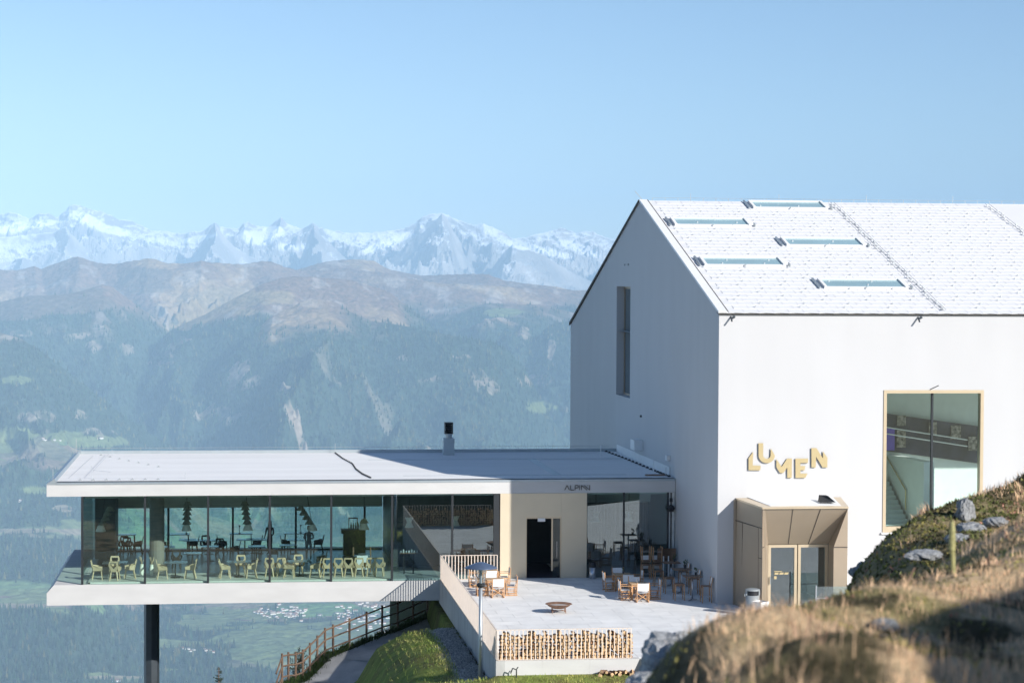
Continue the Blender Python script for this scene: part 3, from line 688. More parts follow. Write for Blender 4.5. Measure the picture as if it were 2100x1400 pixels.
# local +Y is the direction the sitter faces
D_ = math.pi/180
chairs = [
 (10.22,92.35,-90,'facing right at the far table of the left group'),
 (11.48,92.35,90,'facing left at the far table of the left group'),
 (10.86,91.75,0,'back to us, tucked between both left tables'),
 (10.25,89.75,-90,'facing right at the near left table beside the railing'),
 (11.45,89.75,88,'facing left at the near left table, nearest the fire bowl'),
 (10.82,89.15,2,'back to us at the near table of the left group'),
 (10.75,90.45,180,'facing us behind the near table of the left group'),
 (15.72,90.60,-88,'facing right at the far table of the right group'),
 (16.95,91.0,92,'facing left at the far table of the right group'),
 (16.32,91.75,180,'facing us behind the far table of the right group'),
 (16.37,90.0,0,'back to us at the far table of the right group'),
 (15.93,88.0,-90,'facing right at the near table of the right group'),
 (17.15,88.15,90,'facing left at the near table of the right group'),
 (16.50,87.35,0,'back to us at the near table of the right group'),
 (16.50,88.85,180,'facing us behind the near table of the right group'),
]
ch0 = None
for x,y,rz,l in chairs:
    lab = "teak director's chair "+l
    if ch0 is None:
        ch0 = director_chair(lab, "director's chairs on the terrace"); ch0.location = (x,y,0); ch0.rotation_euler = (0,0,rz*D_)
    else: dup(ch0, (x,y,0), rz*D_, lab)
def low_table(label):
    t = thing('terrace_table', label, 'table', group='square teak terrace tables'); w = .36
    MB().box(-w,w,-w,w,.635,.665).build('tabletop', M['wood_tbl'], t)
    for sx in (-1,1):
        for sy in (-1,1): MB().bar((sx*.31,sy*.31,0),(sx*.31,sy*.31,.635),.045).build('leg', M['wood_tk'], t)
    MB().bar((-.31,-.31,.59),(.31,-.31,.59),.02,.06).bar((-.31,.31,.59),(.31,.31,.59),.02,.06).bar((-.31,-.31,.59),(-.31,.31,.59),.02,.06).bar((.31,-.31,.59),(.31,.31,.59),.02,.06).build('apron', M['wood_tk'], t)
    return t
tabs = [(10.86,92.45,'square teak table of the left group, the one nearer the glass'),(10.78,89.85,'square teak table of the left group, the one nearer the fire bowl'),
        (16.32,90.88,'square teak table of the right group, the one standing in the shade'),(16.50,88.12,'square teak table of the right group, the one in the sun')]
t0 = None
for x,y,l in tabs:
    if t0 is None: t0 = low_table(l); t0.location = (x,y,0)
    else: dup(t0, (x,y,0), 0, l)
def pot(name, label, loc, leaf=True, m=None, s=1):
    t = thing(name, label, 'plant pot' if leaf else 'glass', loc)
    MB().lathe([(.03*s,0),(.045*s,.10*s),(.04*s,.10*s)], (0,0,0), 12).build('pot', m or M['steel_dark'], t)
    b = MB()
    if leaf:
        for i in range(16):
            a = random.random()*6.28; r = random.uniform(.01,.06)*s; z = random.uniform(.08,.2)*s
            p = Vector((math.cos(a)*r, math.sin(a)*r, z)); q = p+Vector((random.uniform(-.03,.03),random.uniform(-.03,.03),.05))*s
            b.bar(p,q,.022*s,.006)
        b.build('leaves', mat('herb_leaf',(.05,.09,.03),.7,var=.3) if 'herb_leaf' not in bpy.data.materials else bpy.data.materials['herb_leaf'], t)
    else:
        b.lathe([(.012,.10*s),(.012,.18*s)], (0,0,0), 8); b.build('candle', M['lamp'], t)
    return t
pot('plant_pot','small dark herb pot on the shaded square table of the right group',(16.38,91.0,.665), True)
pot('candle_glass','small pale candle glass on the sunny square table of the right group',(16.46,88.2,.665), False, M['lamp'])
# ------------------------------------------------------------------ high tables and bar stools by the museum wall
def high_table(label):
    t = thing('high_table', label, 'table', group='high bar tables along the museum wall')
    b = MB()
    for i in range(7): b.box(-.36+i*.104,-.36+i*.104+.098,-.33,.33,.975,1.0)
    b.build('tabletop', M['wood_br'], t)
    MB().tube((0,0,.05),(0,0,.975),.035,n=14).build('pole', M['steel'], t, smooth=True)
    for a in (45,135,225,315): MB().bar((0,0,.06),(.30*math.cos(a*D_),.30*math.sin(a*D_),.02),.05,.03).build('foot', M['steel'], t)
    return t
for i,(x,y,l) in enumerate([(18.62,91.9,'high bar table with a slatted top, farthest along the museum wall'),(18.62,89.75,'high bar table with a slatted top, the middle one of three at the museum wall'),(18.62,87.55,'high bar table with a slatted top, nearest us at the museum corner')]):
    if i == 0: h0 = high_table(l); h0.location = (x,y,0)
    else: dup(h0, (x,y,0), 0, l)
def stool(label, back):
    t = thing('bar_stool', label, 'bar stool', group='backed bar stools' if back else 'backless bar stools')
    MB().box(-.19,.19,-.18,.18,.655,.685).bar((-.17,-.17,.63),(.17,-.17,.63),.02,.05).bar((-.17,.17,.63),(.17,.17,.63),.02,.05).build('seat', M['wood_br'], t)
    for sx in (-1,1):
        for sy in (-1,1):
            MB().bar((sx*.20,sy*.19,0),(sx*.17,sy*.17,.655),.035).build('leg', M['wood_tk'], t)
    MB().bar((-.19,-.18,.22),(.19,-.18,.22),.015).bar((-.19,.18,.22),(.19,.18,.22),.015).bar((-.19,-.18,.28),(-.19,.18,.28),.015).bar((.19,-.18,.28),(.19,.18,.28),.015).build('footrest', M['steel'], t)
    if back:
        for sx in (-1,1): MB().bar((sx*.17,-.17,.68),(sx*.18,-.24,1.03),.03).build('back_post', M['wood_tk'], t)
        MB().prism([(-.165,-.19,.76),(.165,-.19,.76),(.165,-.235,1.0),(-.165,-.235,1.0)], (0,-.015,0)).build('backrest', M['canvas'], t)
    return t
s0 = stool('backless slatted bar stool left of the farthest high table', False); s0.location = (18.05,91.8,0)
dup(s0,(18.08,89.65,0),0,'backless slatted bar stool left of the middle high table'); dup(s0,(18.10,87.7,0),0,'backless slatted bar stool left of the nearest high table')
s1 = stool('wooden bar stool with a white back between the farthest high table and the wall', True); s1.location = (19.05,91.4,0); s1.rotation_euler = (0,0,90*D_)
dup(s1,(19.05,89.2,0),90*D_,'wooden bar stool with a white back between the middle high table and the wall'); dup(s1,(19.06,86.95,0),90*D_,'wooden bar stool with a white back right at the museum corner')
for (y,l,k) in ((92.1,'small plant pot on the farthest high table',1.3),(89.9,'green bottle-like plant pot on the middle high table',1.6),(87.75,'small plant pot on the nearest high table',1.3)): pot('plant_pot', l, (18.8,y,1.0), True, None, k)
# stacked stools and folded tables against the glass
def bar_chair_pair(x, tag_):
    a = dup(s1, (x,94.05,0), 180*D_, 'bar stool with a white back standing below an upturned one, '+tag_, 'bar stools stacked against the glass')
    b = dup(s1, (x,94.08,1.42), 0, 'upturned bar stool with legs in the air, '+tag_, 'bar stools stacked against the glass')
    b.rotation_euler = (180*D_, 0, 0)
bar_chair_pair(17.93, 'left of the two stacks'); bar_chair_pair(18.42, 'right of the two stacks')
for i,(x,l) in enumerate(((18.75,'folded high table leaning beside the stacked stools, the left one'),(18.97,'folded high table leaning in the corner by the rain pipe'))):
    t = thing('folded_table', l, 'table', (x,94.15,0), 0, 'folded high tables in the corner')
    MB().bar((-.0,-.05,1.32),(-.0,.02,.68),.04,.0+.60,up=(1,0,0)).build('tabletop', M['wood_br'], t)
    b = MB(); b.prism([(.0,-.34,.70),(.05,-.34,.70),(.07,-.34,1.33),(.0,-.34,1.33)], (0,.6,0)); 
    MB().tube((-.05,-.15,.04),(-.05,-.15,1.0),.03).build('pole', M['white'], t)
    for a in (20,140,260): MB().bar((-.05,-.15,.05),(-.05+.27*math.cos(a*D_),-.15+.27*math.sin(a*D_),.02),.045,.03).build('foot', M['steel'], t)
# bins
t = thing('waste_bin', 'brushed steel bin with a black top right of the restaurant entrance', 'bin', (15.62,94.35,0))
MB().lathe([(.13,0),(.15,.02),(.15,.50)], (0,0,0), 20).build('body', M['steel'], t, smooth=True)
MB().lathe([(.152,.50),(.155,.60),(.14,.66),(.13,.72),(.12,.72)], (0,0,0), 20).build('lid', M['black'], t)
t = thing('waste_bin', 'tall round grey bin with a slot below its lid in front of the porch', 'bin', (20.12,83.35,0))
MB().lathe([(.27,0),(.27,.80)], (0,0,0), 28).build('body', M['greymetal'], t, smooth=True)
MB().lathe([(.23,.80),(.23,.98)], (0,0,0), 24).build('inner_bucket', M['black'], t)
MB().box(-.275,-.225,-.08,.08,.80,.98).box(.225,.275,-.08,.08,.80,.98).box(-.33,-.27,-.04,.04,.76,.86).build('hood_post', M['greymetal'], t)
MB().lathe([(.28,.98),(.28,1.03),(.18,1.06),(.02,1.06)], (0,0,0), 28).build('lid', M['greymetal'], t)
t = thing('planter', 'white tapered square planter in front of the round grey bin', 'planter', (20.22,82.5,0))
vs = [(s*a,q*a,z) for a,z in ((.13,0),(.24,.68)) for s,q in ((-1,-1),(1,-1),(1,1),(-1,1))]
o = MB().add(vs,[(0,1,5,4),(1,2,6,5),(2,3,7,6),(3,0,4,7),(0,3,2,1)]).add([(s*a,q*a,z) for a,z in ((.22,.68),(.20,.62)) for s,q in ((-1,-1),(1,-1),(1,1),(-1,1))],[(4,5,6,7)]+[(i,(i+1)%4,4+(i+1)%4,4+i) for i in range(4)]).build('pot', M['white'], t)
t.rotation_euler = (0,0,.6)
MB().box(-.2,.2,-.2,.2,.60,.62).build('soil', M['concrete'], t)
# glass barrier in front of the right porch door
t = thing('glass_barrier', 'low glass barrier panel in front of the right entrance door', 'barrier', (22.45,82.6,0))
MB().bar((0,0,0),(0,0,1.25),.04).bar((1.7,0,0),(1.7,0,1.25),.04).bar((0,0,.75),(1.7,0,.75),.03).build('frame', M['steel'], t)
MB().box(.03,1.67,-.005,.005,.1,1.2).build('pane', M['glassR'], t)

# ------------------------------------------------------------------ restaurant interior
def armchair(m, label, group):
    t = thing('dining_chair', label, 'chair', group=group); k = .9
    P = lambda x,y,z: (x*k,y*k,z*k)
    # seat shell: wide at the front, sloping arm wings
    MB().prism([P(-.20,-.18,.42),P(.20,-.18,.42),P(.25,.24,.44),P(-.25,.24,.44)], (0,0,.035)).build('seat', m, t)
    for sx in (-1,1):
        MB().prism([P(sx*.20,-.20,.44),P(sx*.26,.20,.46),P(sx*.28,.22,.60),P(sx*.25,-.10,.68),P(sx*.20,-.22,.70)], (sx*.02,0,0)).build('armrest', m, t)
        MB().bar(P(sx*.19,.19,.42),P(sx*.23,.24,0),.045*k).build('leg', m, t)
        MB().bar(P(sx*.13,-.17,.44),P(sx*.20,-.26,0),.05*k).build('leg', m, t)
    b = MB()
    for sx in (-1,1):
        b.prism([P(0,-.19,.42),P(sx*.12,-.19,.42),P(sx*.235,-.25,.74),P(sx*.20,-.29,.92),P(sx*.15,-.28,.88),P(sx*.15,-.26,.74),P(0,-.21,.56)], (0,-.028,0))
    b.prism([P(-.21,-.28,.86),P(.21,-.28,.86),P(.18,-.295,.94),P(-.18,-.295,.94)], (0,-.03,0))
    b.build('backrest', m, t)
    return t
FY = 95.95
lt = [(203,0,-90,'leftmost pale wooden chair behind the glass, facing right'),(237,-.35,0,'pale wooden chair with its back to us at the table behind the first pane'),
 (237,1.0,180,'pale wooden chair facing us behind the table of the first pane'),(268,.1,90,'pale wooden chair facing left at the table behind the first pane'),
 (334,-.1,-90,'pale wooden chair facing right at the table behind the second pane'),(390,-.1,90,'pale wooden chair facing left at the table behind the second pane'),
 (461,-.1,-90,'pale wooden chair facing right at the table behind the third pane'),(514,-.1,90,'pale wooden chair facing left at the table behind the third pane'),
 (493,.9,180,'pale wooden chair facing us behind the table of the third pane'),
 (552,.3,0,'pale wooden chair with its back to us right at the third mullion'),(575,.3,0,'pale wooden chair with its back to us just right of the third mullion'),
 (592,-.15,-90,'pale wooden chair facing right at the table behind the fourth pane'),(611,.8,180,'pale wooden chair facing us behind the table of the fourth pane'),
 (645,-.15,90,'pale wooden chair facing left at the table behind the fourth pane'),(668,0,0,'pale wooden chair with its back to us, first of the long row'),
 (693,0,0,'pale wooden chair with its back to us, second of the long row'),(714,0,0,'pale wooden chair with its back to us, third of the long row'),
 (735,0,0,'pale wooden chair with its back to us, fourth of the long row'),(757,0,0,'pale wooden chair with its back to us, fifth of the long row'),(777,0,0,'pale wooden chair with its back to us, last of the long row')]
c0 = None
for px,dy,rz,l in lt:
    x = onY(px,1150,FY+dy).x; y = FY+dy-(.0)
    if c0 is None: c0 = armchair(M['wood_lt'], l, 'pale wooden chairs behind the restaurant glass'); c0.location = (x,y,0); c0.rotation_euler = (0,0,rz*D_)
    else: dup(c0,(x,y,.014),(rz+random.uniform(-9,9))*D_,l)
def itable(label, w, d, h, pole=True):
    t = thing('dining_table', label, 'table', group='dining tables in the restaurant')
    MB().box(-w/2,w/2,-d/2,d/2,h-.03,h).build('tabletop', M['tabletop'], t, bev=.01)
    if pole:
        MB().tube((0,0,.02),(0,0,h-.03),.03).build('leg', M['darkwood'], t); MB().lathe([(.22,0),(.22,.015)],(0,0,0),16).build('foot_plate', M['darkwood'], t)
    else:
        for sx in (-1,1):
            for sy in (-1,1): MB().bar((sx*(w/2-.08),sy*(d/2-.08),h-.03),(sx*(w/2-.03),sy*(d/2-.03),0),.04).build('leg', M['darkwood'], t)
    return t
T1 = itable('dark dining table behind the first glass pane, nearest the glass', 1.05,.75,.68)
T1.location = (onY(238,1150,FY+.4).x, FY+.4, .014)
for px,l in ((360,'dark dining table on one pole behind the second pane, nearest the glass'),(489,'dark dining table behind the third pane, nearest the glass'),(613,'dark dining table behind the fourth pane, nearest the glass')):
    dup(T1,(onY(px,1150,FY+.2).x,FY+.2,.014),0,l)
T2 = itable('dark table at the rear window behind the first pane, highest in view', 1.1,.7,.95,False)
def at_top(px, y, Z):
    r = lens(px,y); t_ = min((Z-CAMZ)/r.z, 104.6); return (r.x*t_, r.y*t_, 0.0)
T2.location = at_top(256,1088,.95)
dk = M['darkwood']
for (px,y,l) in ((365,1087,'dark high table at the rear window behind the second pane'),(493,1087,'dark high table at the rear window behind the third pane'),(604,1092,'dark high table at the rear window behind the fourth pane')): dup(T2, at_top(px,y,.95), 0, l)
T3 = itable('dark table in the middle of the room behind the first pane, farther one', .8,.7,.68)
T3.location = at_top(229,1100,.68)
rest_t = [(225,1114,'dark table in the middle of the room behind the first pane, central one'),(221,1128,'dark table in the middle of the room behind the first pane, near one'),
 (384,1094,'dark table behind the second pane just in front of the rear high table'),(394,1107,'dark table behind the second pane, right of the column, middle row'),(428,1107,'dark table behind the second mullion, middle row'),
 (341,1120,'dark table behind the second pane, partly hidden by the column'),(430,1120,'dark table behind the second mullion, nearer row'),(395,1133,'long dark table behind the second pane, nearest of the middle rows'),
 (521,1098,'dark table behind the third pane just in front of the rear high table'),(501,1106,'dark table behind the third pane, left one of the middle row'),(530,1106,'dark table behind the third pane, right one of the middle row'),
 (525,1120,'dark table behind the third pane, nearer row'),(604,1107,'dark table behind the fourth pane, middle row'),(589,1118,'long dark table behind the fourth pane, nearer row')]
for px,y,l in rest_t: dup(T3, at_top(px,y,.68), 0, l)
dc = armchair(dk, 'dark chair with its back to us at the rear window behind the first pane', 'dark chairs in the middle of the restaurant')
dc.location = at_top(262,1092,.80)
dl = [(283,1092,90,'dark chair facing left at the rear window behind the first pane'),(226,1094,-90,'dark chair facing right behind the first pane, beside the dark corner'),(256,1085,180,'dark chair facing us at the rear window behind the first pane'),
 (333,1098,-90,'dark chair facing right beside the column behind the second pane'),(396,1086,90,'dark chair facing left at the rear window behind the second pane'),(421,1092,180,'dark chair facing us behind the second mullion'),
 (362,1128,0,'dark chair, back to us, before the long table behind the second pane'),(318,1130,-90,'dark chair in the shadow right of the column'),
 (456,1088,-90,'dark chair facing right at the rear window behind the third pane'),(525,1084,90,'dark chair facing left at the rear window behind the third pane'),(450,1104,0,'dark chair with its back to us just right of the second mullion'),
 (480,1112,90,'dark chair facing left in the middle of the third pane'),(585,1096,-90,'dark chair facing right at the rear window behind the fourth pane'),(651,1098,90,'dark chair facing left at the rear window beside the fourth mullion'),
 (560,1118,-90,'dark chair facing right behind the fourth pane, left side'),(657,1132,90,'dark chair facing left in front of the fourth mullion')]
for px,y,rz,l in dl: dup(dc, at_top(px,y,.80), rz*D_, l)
# candlesticks
for px,y,l in ((382,1087,'thin dark candlestick on the rear high table behind the second pane'),(490,1086,'thin dark candlestick on the rear high table behind the third pane'),(615,1088,'thin dark candlestick on the rear high table behind the fourth pane')):
    p = at_top(px,y,.95); t = thing('candlestick', l, 'candlestick', (p[0],p[1],.95))
    MB().lathe([(.06,0),(.06,.01),(.012,.03),(.012,.30),(.04,.31),(.04,.37),(.0,.38)],(0,0,0),10).build('holder', dk, t)
# pendant lamps: chain of cones ending in a pale shade
def pendant(label, px, py, Y, cones, drift, hour=False):
    p = onY(px,py,Y); t = thing('pendant_lamp', label, 'lamp', (p.x,p.y,p.z), group='pendant lamps hanging from the restaurant ceiling')
    b = MB(); b.lathe([(.23,-.13),(.13,.13),(.06,.16)] if not hour else [(.20,-.22),(.10,.02),(.19,.22)], (0,0,0), 10, True); b.build('lamp_shade', M['lamp'], t)
    b = MB(); z = .14
    for i in range(cones):
        b.lathe([(.21,z+.02),(.10,z+.20),(.04,z+.22)], (drift*(i+1),0,0), 10, True); z += .21
    if cones: b.build('cone_chain', M['lampgrey'], t)
    MB().tube((0,0,.1),(drift*cones*.6,0,3.6-p.z),.012,n=6).build('cord', dk, t)
    return t
pendant('white lamp shade under a drifting chain of grey cones behind the first pane',209,1082,99.5,4,.10)
pendant('white lamp shade under a chain of grey cones behind the second pane',382,1082,99.5,5,.01)
pendant('white lamp shade under a chain of grey cones behind the third pane',507,1082,99.5,5,-.03)
pendant('white lamp shade under a leaning chain of grey cones behind the fourth pane',639,1083,99.5,4,-.13)
pendant('white lamp shade with one hourglass cone above the dark counter behind the fifth pane',745,1081,99.0,1,.0)
pendant('hourglass lamp shade above the high table behind the sixth pane',838,1073,98.0,0,0,True)
pendant('hourglass lamp shade behind the seventh pane, beside the entrance panels',933,1070,97.8,0,0,True)
pendant('hourglass lamp shade behind the glass right of the entrance',1223,1061,98.0,0,0,True)
pendant('hourglass lamp shade behind the glass near the museum wall',1291,1060,98.0,0,0,True)
# counter with bottles
p = onY(724,1134,104.2)
t = thing('bar_counter', 'dark carved serving counter behind the fifth pane', 'counter', (p.x,103.9,0))
MB().box(-.52,.52,-.3,.3,0,1.0).build('body', M['darkwood'], t); MB().box(-.62,.50,-.34,.34,1.0,1.18).build('counter_top', M['darkwood'], t)
MB().bar((-.25,0,1.18),(-.25,0,1.7),.04).bar((.15,0,1.18),(.15,0,1.7),.04).bar((-.27,0,1.7),(.17,0,1.7),.05).build('shelf_frame', M['wood_br'], t)
for i in range(6):
    q = thing('bottle', ['dark bottle on the left half of the serving counter','dark bottle on the right half of the serving counter'][i>2], 'bottle', (p.x-.15+i*.11,103.8,1.18), 0, ['bottles on the left of the counter','bottles on the right of the counter'][i>2])
    MB().lathe([(.04,0),(.04,.2),(.015,.26),(.015,.33)],(0,0,0),8).build('glass_body', M['steel_dark'], q)
# buffet table with white cloth
p = onY(741,1170,97.2)
t = thing('serving_trolley', 'wooden serving trolley hung with a white cloth behind the fifth pane', 'trolley', (p.x,97.2,.014))
MB().box(-.38,.38,-.25,.25,.72,.76).build('top', M['tabletop'], t)
for sx in (-1,1): MB().bar((sx*.38,0,0),(sx*.38,0,1.12),.06).build('side_post', M['wood_br'], t)
MB().prism([(-.26,-.27,.16),(.26,-.27,.16),(.24,-.265,.78),(-.24,-.265,.78)],(0,-.015,0)).build('cloth', M['canvas'], t)
MB().lathe([(.02,0),(.16,.05),(.17,.07)],(0,0,.76),16).build('bowl', M['steel'], t)
# high table with jars behind the sixth pane
p = onY(837,1176,96.6)
t = thing('high_table', 'dark high table with small jars behind the sixth pane', 'table', (p.x,96.6,.014))
MB().box(-.42,.42,-.18,.18,.90,.93).build('tabletop', M['wood_br'], t)
for sx in (-1,1): MB().bar((sx*.22,0,.9),(sx*.20,0,0),.055).build('leg', M['darkwood'], t)
for i in range(7):
    q = thing('jar', 'small pale jar standing on the high table behind the sixth pane', 'jar', (p.x-.36+i*.12,96.5,.945), 0, 'jars on the high table behind the glass')
    MB().lathe([(.03,0),(.04,.03),(.035,.09+.05*(i%3==1)),(.02,.11+.05*(i%3==1))],(0,0,0),8).build('jar_body', M['lamp'] if i%2 else M['galv'], q)
# vases by the column
for px,y,l,h in ((292,96.6,'tall white vase behind the first mullion',.55),(312,96.8,'tall cream vase right of the first mullion',.50)):
    p = onY(px,1150,y); t = thing('vase', l, 'vase', (p.x,y,.014)); MB().lathe([(.06,0),(.10,h*.5),(.07,h*.9),(.08,h)],(0,0,0),14).build('vessel', M['lamp'], t)
    b = MB()
    for i in range(10):
        a = random.random()*6.28; b.bar((0,0,h),(.12*math.cos(a),.12*math.sin(a),h+random.uniform(.15,.4)),.02,.01)
    b.build('dried_stems', M['wood_lt'], t)

# ------------------------------------------------------------------ people indoors
def person(label, loc, rz, arms, cloth, hair):
    t = bpy.data.objects.new('person', None)
    J = {'pelvis':(0,0,.93),'waist':(0,0,1.05),'chest':(0,.0,1.30),'neck':(0,.0,1.48),'head':(0,.02,1.56),
         'lh':(-.09,0,.90),'lk':(-.10,.02,.50),'la':(-.10,-.02,.08),'lt':(-.11,.15,.03),'rh':(.09,0,.90),'rk':(.10,.03,.50),'ra':(.10,-.02,.08),'rt':(.11,.15,.03),
         'ls':(-.18,0,1.41),'rs':(.18,0,1.41)}
    (le,lw),(re,rw) = arms
    J.update({'le':le,'lw':lw,'re':re,'rw':rw})
    rad = {'pelvis':.125,'waist':.11,'chest':.135,'neck':.055,'head':.05,'lh':.085,'rh':.085,'lk':.055,'rk':.055,'la':.038,'ra':.038,'lt':.03,'rt':.03,'ls':.06,'rs':.06,'le':.042,'re':.042,'lw':.028,'rw':.028}
    E_ = [('pelvis','waist'),('waist','chest'),('chest','neck'),('neck','head'),('pelvis','lh'),('lh','lk'),('lk','la'),('la','lt'),('pelvis','rh'),('rh','rk'),('rk','ra'),('ra','rt'),('chest','ls'),('ls','le'),('le','lw'),('chest','rs'),('rs','re'),('re','rw')]
    names = list(J); vs = [Vector(J[n]) for n in names]; es = [(names.index(a),names.index(b)) for a,b in E_]; rr = [rad[n] for n in names]
    for s,w in ((-1,'lw'),(1,'rw')):    # fingers and thumb
        wv = Vector(J[w]); ev = Vector(J['le' if s<0 else 're']); d = (wv-ev).normalized()
        palm = wv+d*.07; names.append(w+'p'); vs.append(palm); rr.append(.026); es.append((names.index(w),len(vs)-1)); pi = len(vs)-1
        side = d.cross(Vector((0,1,0))).normalized()
        for k_,L_ in zip((-1.5,-.5,.5,1.5),(.055,.07,.075,.06)):
            vs.append(palm+d*.02+side*k_*.017); rr.append(.009); es.append((pi,len(vs)-1))
            vs.append(palm+d*(.02+L_)+side*k_*.02+Vector((0,.02,0))); rr.append(.007); es.append((len(vs)-2,len(vs)-1))
        vs.append(wv+d*.05+side*-.045+Vector((0,.02,0))); rr.append(.010); es.append((pi,len(vs)-1))
    me = bpy.data.meshes.new('person'); me.from_pydata([tuple(v) for v in vs], es, [])
    o = bpy.data.objects.new('person', me); C.objects.link(o); bpy.data.objects.remove(t)
    sk = o.modifiers.new('skin','SKIN'); sk.use_smooth_shade = True
    for i,v in enumerate(me.skin_vertices[0].data): v.radius = (rr[i], rr[i]*(.72 if rr[i]>.1 else 1)); v.use_root = (i == 0)
    ss = o.modifiers.new('sub','SUBSURF'); ss.levels = 1; ss.render_levels = 1
    me.materials.append(cloth); o.location = loc; o.rotation_euler = (0,0,rz); o.scale = (.9,.9,.9)
    tag(o, label, 'person')
    skin = M.setdefault('skin', mat('skin', (.45,.28,.20), .6, var=.05))
    b = MB(); prof = [(.01,-.125),(.05,-.115),(.072,-.06),(.082,0),(.080,.06),(.055,.11),(.01,.125)]
    b.lathe(prof,(0,.025,1.66),14); b.add([(-.012,.10,1.645),(.012,.10,1.645),(0,.125,1.63),(0,.10,1.675)],[(0,1,2),(0,2,3),(1,3,2)])
    b.box(-.022,.022,.098,.108,1.592,1.60); b.box(-.040,-.018,.094,.104,1.668,1.68); b.box(.018,.040,.094,.104,1.668,1.68)
    b.lathe([(.005,-.03),(.015,0),(.005,.03)],(-.086,.02,1.65),6); b.lathe([(.005,-.03),(.015,0),(.005,.03)],(.086,.02,1.65),6)
    b.build('head', skin, o, smooth=True)
    b = MB(); b.lathe([(.093,-.06),(.095,.02),(.085,.08),(.05,.125),(.01,.135)] if hair != 'long' else [(.10,-.24),(.105,-.1),(.097,.02),(.085,.08),(.05,.125),(.01,.135)],(0,-.012,1.66),14,False)
    b.build('hair', M['darkwood'], o, smooth=True)
    return o
p1 = onY(552,1134,104.0); p2 = onY(632,1150,101.8)
person('woman with long hair in dark clothes standing by the rear window behind the third mullion', (p1.x,104.0,0), 2.6, (((-.24,.02,1.14),(-.20,.16,.98)),((.24,.0,1.14),(.22,.14,.95))), mat('dark_clothes',(.04,.05,.06),.9,var=.2), 'long')
person('waiter in a grey shirt standing with bent arms behind the fourth pane', (p2.x,101.8,0), 2.9, (((-.25,.02,1.14),(-.14,.24,1.12)),((.25,.02,1.14),(.16,.24,1.10))), mat('grey_shirt',(.16,.18,.19),.9,var=.2), 'short')
# ------------------------------------------------------------------ noise
def vnoise(x, y, seed):
    xi = np.floor(x).astype(np.int64); yi = np.floor(y).astype(np.int64); fx = x-xi; fy = y-yi
    u = fx*fx*fx*(fx*(fx*6-15)+10); v = fy*fy*fy*(fy*(fy*6-15)+10)
    def g(ix, iy, dx, dy):
        h = (ix*374761393+iy*668265263+seed*1274126177) & 0xffffffff
        h = ((h ^ (h>>13))*1274126177) & 0xffffffff; h = h ^ (h>>16)
        a = (h & 0xffff)/65536.0*2*np.pi
        return np.cos(a)*dx+np.sin(a)*dy
    n00 = g(xi,yi,fx,fy); n10 = g(xi+1,yi,fx-1,fy); n01 = g(xi,yi+1,fx,fy-1); n11 = g(xi+1,yi+1,fx-1,fy-1)
    return (n00*(1-u)+n10*u)*(1-v)+(n01*(1-u)+n11*u)*v
def fbm(x, y, oct, seed, rid=False, gain=.5):
    s = 0; a = 1.0; f = 1.0; w = 1.0; tot = 0
    for o in range(oct):
        n = vnoise(x*f+o*17.3, y*f-o*9.1, seed+o)*1.5
        if rid:
            n = 1-np.abs(n)*2; n = n*np.abs(n); s = s+n*a*w; w = np.clip(n*1.6,0,1)
        else: s = s+n*a
        tot += a; a *= gain; f *= 2.03
    return s/tot
def grid_mesh(name, X, Y, Z, col, m, smooth=True):
    nr, nc = X.shape; me = bpy.data.meshes.new(name)
    me.vertices.add(nr*nc); me.vertices.foreach_set('co', np.stack([X,Y,Z],-1).astype(np.float32).ravel())
    i = np.arange((nr-1)*(nc-1)); r = i//(nc-1); c = i%(nc-1); a = r*nc+c
    q = np.stack([a,a+1,a+nc+1,a+nc],-1).astype(np.int32)
    me.loops.add(q.size); me.loops.foreach_set('vertex_index', q.ravel())
    me.polygons.add(len(q)); me.polygons.foreach_set('loop_start', np.arange(0,q.size,4,dtype=np.int32)); me.polygons.foreach_set('loop_total', np.full(len(q),4,dtype=np.int32))
    me.update(calc_edges=True)
    if col is not None:
        ca = me.color_attributes.new('albedo','FLOAT_COLOR','POINT')
        ca.data.foreach_set('color', np.concatenate([col, np.ones(col.shape[:-1]+(1,))],-1).astype(np.float32).ravel())
    me.materials.append(m)
    me.polygons.foreach_set('use_smooth', np.full(len(q), smooth)); me.update()
    o = bpy.data.objects.new(name, me); C.objects.link(o); return o
